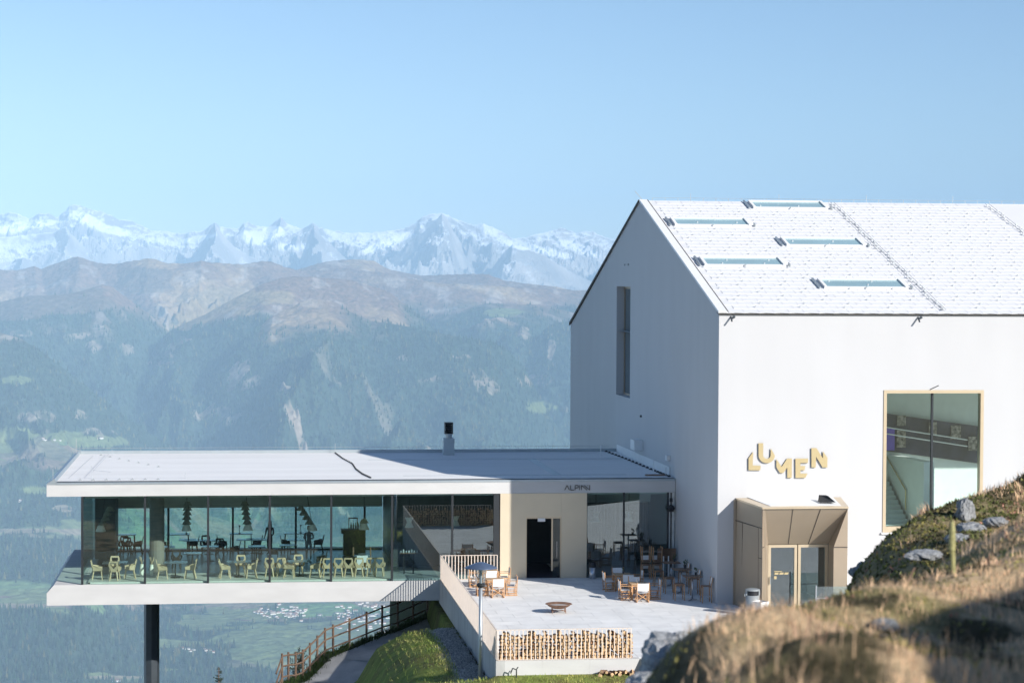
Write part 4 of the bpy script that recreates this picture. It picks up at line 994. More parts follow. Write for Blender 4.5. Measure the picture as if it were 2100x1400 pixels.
def land_mat(name, nscale, nvar, bump=0, bdist=1.0, bscale=None):
    m = bpy.data.materials.new(name); m.use_nodes = True; t = m.node_tree; bs = t.nodes['Principled BSDF']
    bs.inputs['Roughness'].default_value = 1; bs.inputs['Specular IOR Level'].default_value = .1
    at = N(t,'ShaderNodeAttribute'); at.attribute_name = 'albedo'
    tc = N(t,'ShaderNodeTexCoord'); n = N(t,'ShaderNodeTexNoise'); n.inputs['Scale'].default_value = nscale; n.inputs['Detail'].default_value = 7
    t.links.new(tc.outputs['Object'], n.inputs[0])
    mr = N(t,'ShaderNodeMapRange'); mr.inputs['From Min'].default_value = .3; mr.inputs['From Max'].default_value = .7
    mr.inputs['To Min'].default_value = 1-nvar; mr.inputs['To Max'].default_value = 1+nvar
    t.links.new(n.outputs[0], mr.inputs[0])
    mx = N(t,'ShaderNodeVectorMath'); mx.operation = 'SCALE'; t.links.new(at.outputs['Color'], mx.inputs[0]); t.links.new(mr.outputs[0], mx.inputs['Scale'])
    t.links.new(mx.outputs[0], bs.inputs['Base Color'])
    if bump:
        n2 = N(t,'ShaderNodeTexNoise'); n2.inputs['Scale'].default_value = bscale or nscale*3; n2.inputs['Detail'].default_value = 8
        t.links.new(tc.outputs['Object'], n2.inputs[0])
        b = N(t,'ShaderNodeBump'); b.inputs['Strength'].default_value = bump; b.inputs['Distance'].default_value = bdist
        t.links.new(n2.outputs[0], b.inputs['Height']); t.links.new(b.outputs[0], bs.inputs['Normal'])
    return m
hor = lambda x: 700 + FPX*math.tan(PITCH) + math.tan(ROLL)*(x-1050)      # horizon row at column x
YH = lambda x: 574.0 + .0052*(np.asarray(x)-1050)
def pol(px, D):     # column + distance along the world y axis -> world x
    a = 7.264*math.pi/180+np.arctan((px-1050)/FPX); return np.tan(a)*D
def zrow(px, py, D): return CAMZ-(py-YH(px))*D/FPX
I = lambda x, pts: np.interp(x, [p[0] for p in pts], [p[1] for p in pts])
def mix(a, b, t): return a*(1-t[...,None])+np.asarray(b)*t[...,None]
sst = lambda a,b,x: (lambda t: t*t*(3-2*t))(np.clip((x-a)/(b-a),0,1))

# ------------------------------------------------------------------ wooded valley and brown ridges
cols = np.concatenate([np.arange(-700,-60,40), np.arange(-60,1290,2.0), np.arange(1290,2600,45)])
Ds = np.concatenate([np.geomspace(140,7200,60), np.linspace(7230,10500,230), np.linspace(10512,19200,640), np.linspace(19230,23500,110)])
PXg, Dg = np.meshgrid(cols, Ds)
Xg = pol(PXg, Dg)
FLOOR = -1425.0
layers = [  # crest points (px,row), distance, front slope, back slope, roughness
 ([(-700,560),(-100,556),(0,553),(30,553),(50,550),(70,545),(85,551),(100,545),(120,539),(135,532),(150,527),(160,525),(175,531),(190,537),(210,541),(240,541),(265,535),(290,532),(305,529),(320,533),(345,540),(375,541),(400,536),(412,532),(425,536),(440,537),(470,541),(500,543),(520,539),(540,535),(560,537),(580,545),(605,552),(650,552),(700,550),(800,560),(840,570),(900,580),(1300,600),(2600,600)], 20000, .42, .25, 1.0),
 ([(-700,700),(580,600),(600,556),(625,549),(650,540),(680,534),(715,531),(745,531),(765,534),(785,545),(800,552),(840,560),(862,564),(900,562),(950,561),(1000,562),(1030,573),(1060,578),(1100,583),(1150,590),(1200,600),(1260,610),(2600,620)], 21500, .30, .2, .7),
 ([(-700,650),(-100,628),(0,617),(50,607),(100,605),(150,600),(190,588),(210,582),(230,588),(262,612),(300,640),(345,676),(400,735),(470,820),(520,900),(2600,1500)], 17000, .36, .3, .5),
 ([(-700,900),(200,830),(300,730),(345,678),(380,661),(420,645),(460,622),(500,600),(540,580),(575,569),(600,566),(640,566),(700,572),(740,580),(800,600),(850,640),(920,700),(1000,760),(1100,900),(2600,1500)], 16600, .38, .12, .6),
 ([(-700,1200),(420,800),(500,700),(560,645),(600,628),(615,620),(640,613),(670,612),(690,619),(720,640),(760,658),(850,672),(950,692),(1010,702),(1045,722),(1080,765),(1110,825),(1150,885),(1200,940),(2600,1500)], 15300, .38, .30, .6),
 ([(-700,1400),(700,1100),(850,700),(880,645),(900,640),(1000,622),(1100,625),(1170,640),(1300,650),(2600,650)], 19000, .30, .2, .6),
 ([(-700,1400),(960,1000),(1040,760),(1090,700),(1130,665),(1200,650),(1300,640),(2600,640)], 17400, .36, .3, .6),
 ([(-700,600),(-100,650),(0,678),(40,690),(80,715),(120,745),(160,775),(200,805),(250,845),(300,880),(340,903),(380,920),(430,938),(500,960),(700,1050),(2600,1600)], 13600, .36, .3, .5),
]
warp = fbm(Xg/2600, Dg/2600, 3, 5)*500
gul = fbm((Xg+warp)/1000, Dg/3400, 6, 21, True, .55)
gul2 = fbm((Xg-warp*.6+Dg*.35)/620, Dg/1900, 5, 61, True, .5)
rough = fbm(Xg/420, Dg/420, 5, 33)
n_a = fbm(Xg/1400, Dg/1400, 3, 111); n_b = fbm(Xg/400, Dg/400, 3, 121); gulB = fbm((Xg*.9-Dg*.42+warp*1.3)/1750, (Dg+Xg*.3)/5200, 3, 161, True, .5); gul3 = fbm((Xg+warp*.5)/300, Dg/620, 5, 141, True, .6)
Z = np.full(Xg.shape, -3000.0); near = np.zeros(Xg.shape); depth = np.zeros(Xg.shape)
for crest, D0, sf, sb, ro in layers:
    d0 = D0+220*np.sin(PXg*.011+D0)
    dd = d0-Dg; am0 = np.clip(np.abs(dd)/1200, 0, 1)
    zc = zrow(PXg, I(PXg+am0*(n_a*46+n_b*20), crest), d0)
    h = np.where(dd > 0, zc-sf*dd*(1-.12*np.clip(dd/4000,0,1)), zc+sb*dd)
    amp = np.clip(np.abs(dd)/900, 0, 1)
    h = h+amp*((gulB-.3)*900*np.clip(dd/2200,.1,1.0)+(gul-.35)*430*np.clip(dd/2600,.25,1.0)+((gul2-.3)*330+(gul3-.3)*150)*np.clip(np.abs(dd)/2000,.25,1)+rough*50)*ro**.5+rough*12*(1-amp)
    up = h > Z; Z = np.where(up, h, Z); depth = np.where(up, dd, depth)
fl = FLOOR+fbm(Xg/1800, Dg/1500, 4, 77)*70
low = [([(-700,1235),(0,1243),(60,1240),(90,1235),(140,1245),(200,1265),(300,1285),(340,1300),(360,1322),(400,1347),(450,1360),(520,1370),(600,1378),(660,1385),(800,1430),(2600,1600)], 8850, .02, .35),
       ([(-700,1080),(0,1092),(60,1092),(130,1096),(160,1105),(200,1140),(300,1250),(2600,1600)], 9800, .045, .30),
       ([(-700,1010),(0,1040),(60,1030),(110,1040),(150,1052),(190,1080),(260,1160),(2600,1700)], 10500, .10, .3),
       ([(-700,930),(0,905),(130,912),(260,935),(330,960),(420,1050),(2600,1700)], 11800, .16, .3),
       ([(-700,1600),(520,1300),(560,1255),(640,1238),(720,1233),(800,1222),(2600,1150)], 10350, .02, .03)]
for crest, D0, sf, sb in low:
    zc = zrow(PXg, I(PXg, crest), D0); dd = D0-Dg
    h = np.where(dd > 0, zc-sf*dd, zc+sb*dd)+fbm(Xg/500,Dg/500,4,91)*26*np.clip(np.abs(dd)/400,.2,1)
    h = np.where(Dg < D0-1600, h-(D0-1600-Dg)*.5, h)
    fl = np.maximum(fl, h)
k = 60.0
t = np.clip((Z-fl)/k, -30, 30); Zs = fl+np.log1p(np.exp(t))*k*1.0
Z = np.where(Z-fl > 30*k, Z, Zs)
# the near flank falls from our own hill into the valley
Z = np.where(Dg < 7200, np.maximum(np.minimum(-60-.30*(Dg-140), 0), FLOOR-140)-np.clip(Dg/40,0,40), Z)
jit = fbm(Xg/160, Dg/160, 3, 12)
PXv, PYv = proj_np(np.stack([Xg,Dg,Z],-1))
# albedo (real surface colours only)
forest = np.array([.034,.056,.036]); meadow = np.array([.15,.20,.075]); tan = np.array([.34,.25,.15]); heath = np.array([.20,.135,.10]); rock = np.array([.46,.43,.40]); clear = np.array([.40,.33,.26])
n1 = fbm(Xg/900, Dg/900, 6, 3); n2 = fbm(Xg/220, Dg/220, 5, 8); n3 = fbm(Xg/350, Dg/900, 5, 18)
tree_l = sst(-190, -400, Z+n1*330+n2*120)
col = mix(np.broadcast_to(heath, Xg.shape+(3,)), tan, sst(.0,.35, n1+.3*n2))
col = mix(col, rock, sst(.22,.34, n2+.35*gul2-.05)*.4)
col = mix(col, forest*1.15, tree_l)
fmask = tree_l*1.0
floorm = 1-sst(30, 130, Z-fl)
def patch(pts, c, rag=.35):
    global col, fmask
    for (cx,cy,rx,ry) in pts:
        e = ((PXv-cx)/rx)**2+((PYv-cy)/ry)**2+ (n2*2.2+jit*1.2)*rag*2
        mk = 1-sst(.8,1.1,e); mk = mk*(np.abs(PYv-cy) < ry*3)
        mk = mk*(.9 if rag < .5 else .62*sst(-.35,.15,n2+gul3*.4)); col = mix(col, c, mk); fmask = fmask*(1-mk)
# clear cuts scattered over the wooded flank
cc = sst(.20,.34, fbm((Xg+Dg*.25)/240, Dg/1500, 5, 44)+.3*n2+.25*(gul3-.5))*(1-floorm)*sst(900,2200,depth)
col = mix(col, clear, cc*fmask*.9); fmask = fmask*(1-cc)
# valley floor fields: warped cells
cw = 420.0; wx = Xg+fbm(Xg/700,Dg/700,2,9)*120+Dg*.25; wy = Dg+fbm(Xg/700,Dg/700,2,19)*100
ci = np.floor(wx/cw).astype(int); cj = np.floor(wy/(cw*.62)+(ci%2)*.37).astype(int)
hh = ((ci*73856093) ^ (cj*19349663)) & 1023; hv = hh/1023.0
field = np.stack([.12+.12*hv, .20+.05*np.sin(hh), .085+.05*hv],-1)
field = np.where((hh%7==0)[...,None], np.array([.27,.22,.14]), field)
wood = sst(.12,.22, n1+.4*n2)
fieldc = mix(field, forest*1.1, wood*.9)
col = mix(col, fieldc, floorm) if False else col*(1-floorm[...,None])+fieldc*floorm[...,None]
fmask = fmask*(1-floorm)+floorm*wood
# wooded hills low on the left
for (x0,x1,y0,y1) in ((-700,470,1248,1500),(-700,620,1372,1500),(-60,130,1100,1195),(-60,260,960,1080),(60,250,1100,1200)):
    mk = sst(x0-30,x0+10,PXv)*sst(x1+30,x1-30,PXv+n2*60)*sst(y0-8,y0+8,PYv+n2*26)*sst(y1+10,y1-10,PYv+n2*26)*(Dg<11500)
    col = mix(col, forest*1.15, mk); fmask = np.maximum(fmask, mk)
patch([(345,1372,24,3),(340,1320,60,10),(560,1345,90,14),(70,1215,110,12),(40,1231,130,7),(700,1300,150,30),(560,1300,120,22),(420,1275,60,16),(500,1255,80,12)], np.array([.17,.215,.09]))
patch([(200,905,62,13),(40,890,48,13),(10,915,30,14),(130,895,50,12),(75,1005,36,7),(165,1078,40,10),(35,779,30,8),(1035,641,38,10),(1110,835,34,12),(140,1068,20,6),(205,1385,28,8),(270,1392,30,6)], np.array([.17,.215,.09]), .2)
patch([(130,1042,22,8),(50,1088,90,5),(150,1090,30,7),(30,1241,120,4),(235,1388,60,4),(485,1240,60,3),(230,1230,40,3)], np.array([.28,.24,.17]), .15)
patch([(495,775,32,34),(205,885,30,9),(500,760,20,20),(385,700,16,9),(170,690,30,8),(40,685,22,8),(190,712,16,14),(260,715,14,10),(350,720,10,14),(170,850,22,9),(75,855,30,10),(320,745,26,5),(1075,690,10,18),(1130,720,9,30),(945,730,22,7),(945,762,20,7),(830,735,20,7),(980,780,14,20),(440,850,46,16),(650,620,45,9),(880,780,26,10),(1010,790,18,14),(1100,780,30,12),(480,655,4,3)], clear*1.0, .75)
patch([(400,650,46,14),(470,610,60,20),(430,620,60,22),(370,670,24,7),(560,610,50,14),(505,640,30,6)], np.array([.29,.225,.13]), .3)
patch([(120,625,120,20),(180,597,40,9),(20,640,70,18),(300,575,60,30)], np.array([.15,.115,.085]), .15)
M['hills'] = land_mat('wooded_hills', .02, .30, 1.0, 26.0, .022)
tag(grid_mesh('hills', Xg, Dg, Z, np.clip(col,0,1), M['hills']), 'forested and brown mountain flanks dropping into the green valley', 'hills', kind='structure')

# ------------------------------------------------------------------ snowy range
cs = np.concatenate([np.arange(-700,-40,30), np.arange(-40,1300,1.7), np.arange(1300,2600,40)]); ds = np.linspace(27500,37500,330)
PS, DS = np.meshgrid(cs, ds); XS = pol(PS, DS)
snow_c = [(-700,450),(-40,445),(0,441),(20,438),(45,443),(60,449),(80,441),(100,437),(115,446),(122,445),(135,432),(142,423),(150,420),(165,424),(190,431),(215,438),(230,443),(245,452),(270,453),(290,462),(310,472),(330,474),(355,477),(380,478),(400,474),(420,470),(430,463),(437,459),(441,456),(450,464),(465,468),(490,467),(500,458),(506,454),(512,457),(525,462),(545,466),(560,458),(570,452),(576,446),(583,455),(600,462),(620,470),(635,460),(641,456),(655,467),(680,472),(700,476),(730,476),(760,476),(790,474),(810,470),(830,466),(850,456),(865,444),(880,438),(905,436),(915,440),(930,446),(950,452),(965,458),(975,460),(990,457),(1010,464),(1030,476),(1050,486),(1075,487),(1090,480),(1110,476),(1130,470),(1150,465),(1165,470),(1180,476),(1200,472),(1215,474),(1235,482),(1260,490),(1350,480),(1600,470),(2600,470)]
ZS = np.full(XS.shape, -900.0)
wps = fbm(XS/1500, DS/1500, 3, 205)*260
r1 = fbm((XS+wps)/1150, (DS+wps)/1500, 8, 201, True, .56); r2 = fbm(XS/330, DS/420, 6, 241, True, .6)
w1 = fbm(XS/1900, DS/1500, 3, 401); w2 = fbm(XS/500, DS/500, 4, 411)
def rng(crest, D0, sf, sb, n=1.0, a0=.14):
    global ZS
    d0 = D0+160*np.sin(PS*.02+D0); zc = zrow(PS, I(PS, crest), d0); dd = d0-DS
    amp = np.clip(np.abs(dd)/1300, 0, 1); zc = zrow(PS, I(PS+amp*(w1*70+w2*34), crest), d0)
    h = np.where(dd>0, zc-sf*dd+60*np.exp(-dd/160.)-60, zc+sb*dd)
    h = h+(amp*(r1-.45)*520+(r2-.3)*(30+150*amp))*n
    ZS = np.maximum(ZS, h)
rng(snow_c, 35000, .27, .5)
rng([(-700,520),(0,487),(60,483),(90,479),(110,477),(135,465),(145,480),(170,505),(200,530),(260,570),(400,620),(2600,650)], 31800, .30, .35, .55)
rng([(-700,700),(300,600),(380,540),(410,505),(425,480),(441,459),(455,480),(480,505),(520,530),(560,560),(620,600),(2600,700)], 32800, .34, .5, .6)
rng([(-700,700),(560,620),(600,560),(620,520),(634,480),(643,460),(655,480),(690,512),(740,560),(2600,700)], 32800, .34, .5, .6)
rng([(-700,750),(720,640),(770,560),(810,520),(850,490),(880,462),(905,438),(915,444),(930,475),(950,505),(980,530),(1030,560),(1100,620),(2600,700)], 33200, .36, .5, .8)
rng([(-700,750),(930,640),(1000,560),(1030,520),(1050,500),(1070,504),(1110,520),(1150,545),(1200,572),(1260,590),(2600,600)], 31500, .3, .35, .7)
gx = np.gradient(ZS, axis=1)/np.maximum(np.gradient(XS, axis=1),1); gy = np.gradient(ZS, axis=0)/np.gradient(DS, axis=0)
slp = np.hypot(gx, gy)
sn = fbm(XS/500, DS/700, 6, 301); sn2 = fbm(XS/120, DS/160, 4, 311)
snow = sst(.80,.50, slp+sn2*.22-sn*.25)*sst(60, 420, ZS+sn*420)
snow = np.maximum(snow, sst(.30,.5, sn+ .2*sn2)*sst(.8,.5,slp)*sst(350,650,ZS))
PXs, PYs = proj_np(np.stack([XS,DS,ZS],-1))
def spatch(pts):
    global snow
    for cx,cy,rx,ry,a in pts:
        ca, sa = math.cos(a), math.sin(a); u = (PXs-cx)*ca+(PYs-cy)*sa; v = -(PXs-cx)*sa+(PYs-cy)*ca
        snow = np.maximum(snow, 1-sst(.75,1.05,(u/rx)**2+(v/ry)**2+sn2*.5+sn*.3))
spatch([(50,462,75,9,-.1),(10,470,50,10,0),(175,448,45,12,.35),(230,472,50,9,.2),(530,487,40,16,.1),(600,505,36,9,0),(560,475,26,12,.0),(700,487,40,8,.4),(760,512,30,6,-.3),(800,495,52,10,-.35),(1000,470,30,12,.5),(1120,515,60,8,.25),(1190,510,55,10,.35),(1050,500,40,7,.3),(400,490,44,6,-.2),(330,495,36,7,.2)])
colS = mix(np.broadcast_to(np.array([.30,.295,.29]), XS.shape+(3,)), np.array([.44,.42,.40]), sst(-.2,.3,sn))
colS = mix(colS, np.array([.86,.88,.90]), snow)
M['snowrange'] = land_mat('snowy_range', .0012, .10, .9, 60.0, .004)
tag(grid_mesh('snowy_mountains', XS, DS, ZS, colS, M['snowrange'], False), 'distant snow-covered alpine range along the horizon', 'mountains', kind='structure')

# ------------------------------------------------------------------ far forest as one mass of small conifers
vis_top = np.minimum.accumulate(np.where(np.isfinite(PYv), PYv, 9e9), axis=0)
isvis = PYv <= vis_top+.5
area = np.zeros(PYv.shape); area[1:] = np.clip(PYv[:-1]-PYv[1:], 0, 12)*isvis[1:]
dpx = np.gradient(PXv, axis=1); wgt = area*dpx*np.clip(fmask,0,1)**1.5*(PXv>-40)*(PXv<1240)*(PYv>590)*(PYv<1460)*(Dg>7400)
p = (wgt/wgt.sum()).ravel(); NT = 20000
idx = RNG.choice(p.size, NT, p=p)
bx = Xg.ravel()[idx]+RNG.uniform(-7,7,NT); by = Dg.ravel()[idx]+RNG.uniform(-6,6,NT); bz = Z.ravel()[idx]-1
hgt = RNG.uniform(18,33,NT)*(1+.25*(by>14000)); rad = hgt*RNG.uniform(.17,.23,NT)
ang = np.arange(5)*2*np.pi/5
V = np.empty((NT,6,3)); V[:,:5,0] = bx[:,None]+rad[:,None]*np.cos(ang); V[:,:5,1] = by[:,None]+rad[:,None]*np.sin(ang); V[:,:5,2] = bz[:,None]; V[:,5,0] = bx; V[:,5,1] = by; V[:,5,2] = bz+hgt
base = (np.arange(NT)*6)[:,None,None]; F = np.array([[i,(i+1)%5,5] for i in range(5)])[None]+base
def tri_mesh(name, V, F, m, col=None, smooth=False):
    me = bpy.data.meshes.new(name); V = V.reshape(-1,3); F = F.reshape(-1,3).astype(np.int32)
    me.vertices.add(len(V)); me.vertices.foreach_set('co', V.astype(np.float32).ravel())
    me.loops.add(F.size); me.loops.foreach_set('vertex_index', F.ravel()); me.polygons.add(len(F))
    me.polygons.foreach_set('loop_start', np.arange(0,F.size,3,dtype=np.int32)); me.polygons.foreach_set('loop_total', np.full(len(F),3,dtype=np.int32))
    me.update(calc_edges=True)
    if col is not None:
        ca = me.color_attributes.new('albedo','FLOAT_COLOR','POINT'); ca.data.foreach_set('color', np.concatenate([col, np.ones((len(col),1))],-1).astype(np.float32).ravel())
    me.materials.append(m); me.polygons.foreach_set('use_smooth', np.full(len(F), smooth)); me.update()
    o = bpy.data.objects.new(name, me); C.objects.link(o); return o
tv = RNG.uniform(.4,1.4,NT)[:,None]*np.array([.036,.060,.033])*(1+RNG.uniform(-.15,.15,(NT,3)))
rdg = np.clip((gul.ravel()[idx]-.25)*1.6+(gul2.ravel()[idx]-.3),0,1); ridge_lit = RNG.random(NT) < .04+.38*rdg; tv[ridge_lit] = np.array([.13,.13,.055])*RNG.uniform(.6,1.1,(ridge_lit.sum(),1))  # paler trees on ridges, darker in gullies: relief light put into tree colour
M['conifer_far'] = land_mat('far_conifers', .05, .1)
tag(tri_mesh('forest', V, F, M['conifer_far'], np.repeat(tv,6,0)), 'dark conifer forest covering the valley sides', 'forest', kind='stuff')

# ------------------------------------------------------------------ village houses
def house_mesh(wall, roofm, k):
    L, w, h, r = [(9,6,5.5,3.2),(12,7,6,3.5),(8,8,6,3.5)][k]
    b = MB(); b.box(-L,L,-w,w,-3,h)
    me_o = b.build('village_house', wall); n0 = len(me_o.data.polygons)
    b2 = MB(); b2.prism([(-L-1,-w-1,h-.4),(-L-1,w+1,h-.4),(-L-1,0,h+r)], (2*L+2,0,0))
    o2 = b2.build('tmp', roofm)
    bm = bmesh.new(); bm.from_mesh(me_o.data); nb = len(bm.faces); bm.from_mesh(o2.data)
    for i,f in enumerate(bm.faces): f.material_index = 0 if i < nb else 1
    bm.to_mesh(me_o.data); bm.free(); me = me_o.data; me.materials.append(roofm); bpy.data.objects.remove(me_o); bpy.data.objects.remove(o2); return me
wallm = mat('village_wall',(.80,.78,.74),.9,var=.05,scale=.1); roofs = [mat('village_roof_red',(.30,.13,.09),.9,scale=.1), mat('village_roof_grey',(.20,.19,.19),.9,scale=.1), mat('village_roof_brown',(.24,.17,.13),.9,scale=.1)]
hm = [house_mesh(wallm, roofs[i%3], i%3) for i in range(3)]+[house_mesh(wallm, roofs[(i+1)%3], i%3) for i in range(3)]
def surf(px, py):
    c = int(np.argmin(np.abs(cols-px))); colr = PYv[:,c]; ok = np.where(isvis[:,c] & (Dg[:,c] > 7300))[0]
    j = ok[np.argmin(np.abs(colr[ok]-py))]; return Xg[j,c], Dg[j,c], Z[j,c]
rr = random.Random(5)
def cluster(n, gen, lab, grp, sc=(.6,1.0)):
    for i in range(n):
        px, py = gen(); x,y,z = surf(px,py)
        o = bpy.data.objects.new('village_house', rr.choice(hm)); C.objects.link(o)
        o.location = (x+rr.uniform(-10,10),y+rr.uniform(-10,10),z); o.rotation_euler = (0,0,rr.choice((.2,.3,1.8,.25))+rr.uniform(-.2,.2)); s = rr.uniform(*sc); o.scale = (s,s,s)
        tag(o, lab, 'house', grp)
cluster(165, lambda: (lambda u: (rr.uniform(690,905) if u<.8 else rr.gauss(790,45), 1236+rr.random()**1.1*62))(rr.random()) , 'small white house in the large village behind the wooden fence', 'houses of the large village')
cluster(42, lambda: (rr.gauss(600,28), rr.gauss(1256,8)), 'small white house of the loose hamlet left of the large village', 'houses of the left hamlet')
cluster(26, lambda: (rr.uniform(525,600), rr.uniform(1248,1264)), 'small white house at the edge of the fields below the slab middle', 'houses at the field edge')
cluster(13, lambda: (rr.uniform(338,440), 1333+rr.uniform(-3,4)), 'white farm building in the line of farms right of the steel column', 'farms right of the column')
cluster(5, lambda: (rr.uniform(88,122), rr.uniform(900,905)), 'white farmhouse on the meadow terrace at the far left', 'farmhouses on the left meadow')
cluster(3, lambda: (rr.uniform(183,212), rr.uniform(896,900)), 'white barn on the upper edge of the left meadow terrace', 'barns on the left meadow')
cluster(3, lambda: (rr.uniform(34,46), rr.uniform(1026,1032)), 'white farmhouse between the woods at the left edge', 'farmhouses in the left woods')
cluster(6, lambda: (rr.uniform(225,245), rr.uniform(1394,1399)), 'white farm building at the bottom edge left of the column', 'farms at the bottom edge')

# ------------------------------------------------------------------ near ground: path, bank, mound
fence_px = [(578.9,1381.7,1404,90.0),(591.7,1364.6,1401,90.5),(606.3,1345.7,1400,91.2),(620.9,1330.3,1394.6,92),(635.4,1314,1381,92.6),(650.5,1300,1366,93.2),(666,1286.6,1350,93.8),(682.6,1279.7,1343,94.2),(716,1267.7,1330,94.8),(751,1255.7,1316,95.8),(783,1245.4,1303,96.6),(814.6,1234.3,1293.4,97.3),(846.3,1222,1279,98.2),(876,1211,1266,99.2),(906,1200,1254,100.2)]
fbase = [onY(px,py,Yd) for px,_,py,Yd in fence_px]
fbase = [onY(552,1484,87.5), onY(567,1440,89)]+fbase
FB = np.array([tuple(p) for p in fbase])
gx_, gy_ = np.meshgrid(np.arange(-30,40,.25), np.arange(60,125,.25))
def near_path(X, Y):
    best = np.full(X.shape, 1e9); side = np.zeros(X.shape); zz = np.zeros(X.shape)
    for a, b in zip(FB[:-1], FB[1:]):
        d = b[:2]-a[:2]; L2 = d@d; t = np.clip(((X-a[0])*d[0]+(Y-a[1])*d[1])/L2, 0, 1)
        qx = a[0]+t*d[0]; qy = a[1]+t*d[1]; dist = np.hypot(X-qx, Y-qy); s = (X-a[0])*d[1]-(Y-a[1])*d[0]
        u = dist < best; best = np.where(u,dist,best); side = np.where(u,np.sign(s),side); zz = np.where(u,a[2]+t*(b[2]-a[2]),zz)
    return best*side, zz      # positive = our side of the fence
sd_, pzz = near_path(gx_, gy_)
def gz(X, Y, sd_, pzz):
    g = np.where(sd_ < 0, pzz+.9*sd_*1.0, pzz)
    # bank rising from the path to the lawn next to the terrace
    lawn = np.interp(X, [-2,4.0,5.0,5.7,6.6,7.6,8.95,14,20], [-5.2,-3.8,-3.0,-1.8,-1.25,-1.05,-.95,-.75,-.7])+ .10*vnoise(X*.9,Y*.9,3)
    lawn = lawn-np.clip(Y-87.5,0,30)*.75
    lawn = lawn+ np.where(X>9, np.clip(74.0-Y,0,8)*-.06, 0)+.28*np.exp(-((X-7.0)/1.3)**2-((Y-81)/4.0)**2)
    g2 = np.maximum(g, lawn)
    g = np.where(sd_ > 2.0, g2, np.where(sd_>0, g, g))
    return g-.02
G = gz(gx_, gy_, sd_, pzz)
G = np.where(sd_ < 0, np.maximum(G, -46), G); G = np.where(gx_ > 8.9, np.where(gy_>74.25, -1.5, -.50-.10*(74-gy_)), G+.38*np.exp(-((gy_-73.6)/1.8)**2)*sst(6.5,8.5,gx_))
gn = fbm(gx_/1.5, gy_/1.5, 4, 7)
gcol = mix(np.broadcast_to(np.array([.19,.23,.06]), gx_.shape+(3,)), np.array([.17,.16,.06]), sst(-.2,.3,gn))
grav = sst(.75,.5,np.abs(gx_-8.45+.25*vnoise(gy_*.7,gx_,2)))*(gy_>74.6)*(gy_<88)
gcol = mix(gcol, np.array([.36,.36,.35]), grav)
gcol = mix(gcol, np.array([.05,.06,.025]), sst(.2,-.4,sd_))
M['ground'] = land_mat('meadow_ground', 3, .25, .6, .05, 12)
tag(grid_mesh('ground', gx_, gy_, G, gcol, M['ground']), 'grassy bank and slope around the building', 'ground', kind='structure')
M['gravel'] = mat('gravel_path', (.42,.415,.41), .95, var=.18, scale=1.5, bump=.6, bscale=60, detail=9)
b = MB(); Pn = []
for i in range(len(FB)):
    a = FB[max(i-1,0)]; c = FB[min(i+1,len(FB)-1)]; d = Vector((c[0]-a[0],c[1]-a[1],0)).normalized(); nrm_ = Vector((d.y,-d.x,0))
    Pn.append((Vector(FB[i])+nrm_*.25, Vector(FB[i])+nrm_*2.6, Vector(FB[i])+nrm_*4.6))
for i in range(len(Pn)-1):
    for j in (0,1): b.quad(*[p+Vector((0,0,.05-.02*j)) if False else p+Vector((0,0,.04)) for p in (Pn[i][j],Pn[i][j+1],Pn[i+1][j+1],Pn[i+1][j])])
tag(b.build('path', M['gravel'], smooth=True), 'grey gravel path curving down below the restaurant', 'path', kind='structure')
# fence
fe = thing('wooden_fence', 'weathered wooden post and rail fence along the gravel path', 'fence', tuple(FB[2]))
tops = []
for (px,ty,by_,Yd), base in zip(fence_px, FB[2:]):
    h = 1.32
    MB().tube((base[0],base[1],base[2]-.3),(base[0],base[1],base[2]+h),  .052,.048,n=9).build('post', M['fence'], fe, world=True)
bp_ = np.vstack([FB[:1], FB[2:]]) if False else FB[1:]
for hh_ in (1.22,.80,.36):
    b = MB()
    for a, c in zip(bp_[:-1], bp_[1:]): b.tube((a[0],a[1]-.08,a[2]+hh_),(c[0],c[1]-.08,c[2]+hh_),.038,.034,n=8)
    b.build('rail', M['fence'], fe, world=True)

# ------------------------------------------------------------------ grass blades
def blades(name, P, h, w, colr, m, lean=.5, bend=.5, seg=2, label='', cat='grass', kind='stuff'):
    n = len(P); a = RNG.uniform(0,2*np.pi,n); la = RNG.uniform(0,2*np.pi,n); ln = RNG.uniform(0,lean,n)
    hx = np.cos(a)*w/2; hy = np.sin(a)*w/2; H_ = h
    dx = np.cos(la)*ln*H_; dy = np.sin(la)*ln*H_
    V = np.empty((n,5,3))
    V[:,0] = P+np.stack([-hx,-hy,0*h],-1); V[:,1] = P+np.stack([hx,hy,0*h],-1)
    m1 = P+np.stack([dx*.35,dy*.35,H_*.55],-1); V[:,2] = m1+np.stack([-hx,-hy,0*h],-1)*.8; V[:,3] = m1+np.stack([hx,hy,0*h],-1)*.8
    V[:,4] = P+np.stack([dx,dy,H_*(1-.25*ln)],-1)
    base = (np.arange(n)*5)[:,None,None]; F = np.array([[0,1,3],[0,3,2],[2,3,4]])[None]+base
    return tag(tri_mesh(name, V, F, m, np.repeat(colr,5,0)), label, cat, kind=kind)
M['grass'] = land_mat('grass_blades', 5, .1)
M['grass'].node_tree.nodes['Principled BSDF'].inputs['Roughness'].default_value = .7
t_ = M['grass'].node_tree; tl = N(t_,'ShaderNodeBsdfTranslucent'); mxs = N(t_,'ShaderNodeMixShader'); mxs.inputs[0].default_value = .42
_pb = t_.nodes['Principled BSDF']; t_.links.new(_pb.inputs['Base Color'].links[0].from_socket, tl.inputs[0])
t_.links.new(_pb.outputs[0], mxs.inputs[1]); t_.links.new(tl.outputs[0], mxs.inputs[2]); t_.links.new(mxs.outputs[0], t_.nodes['Material Output'].inputs[0])
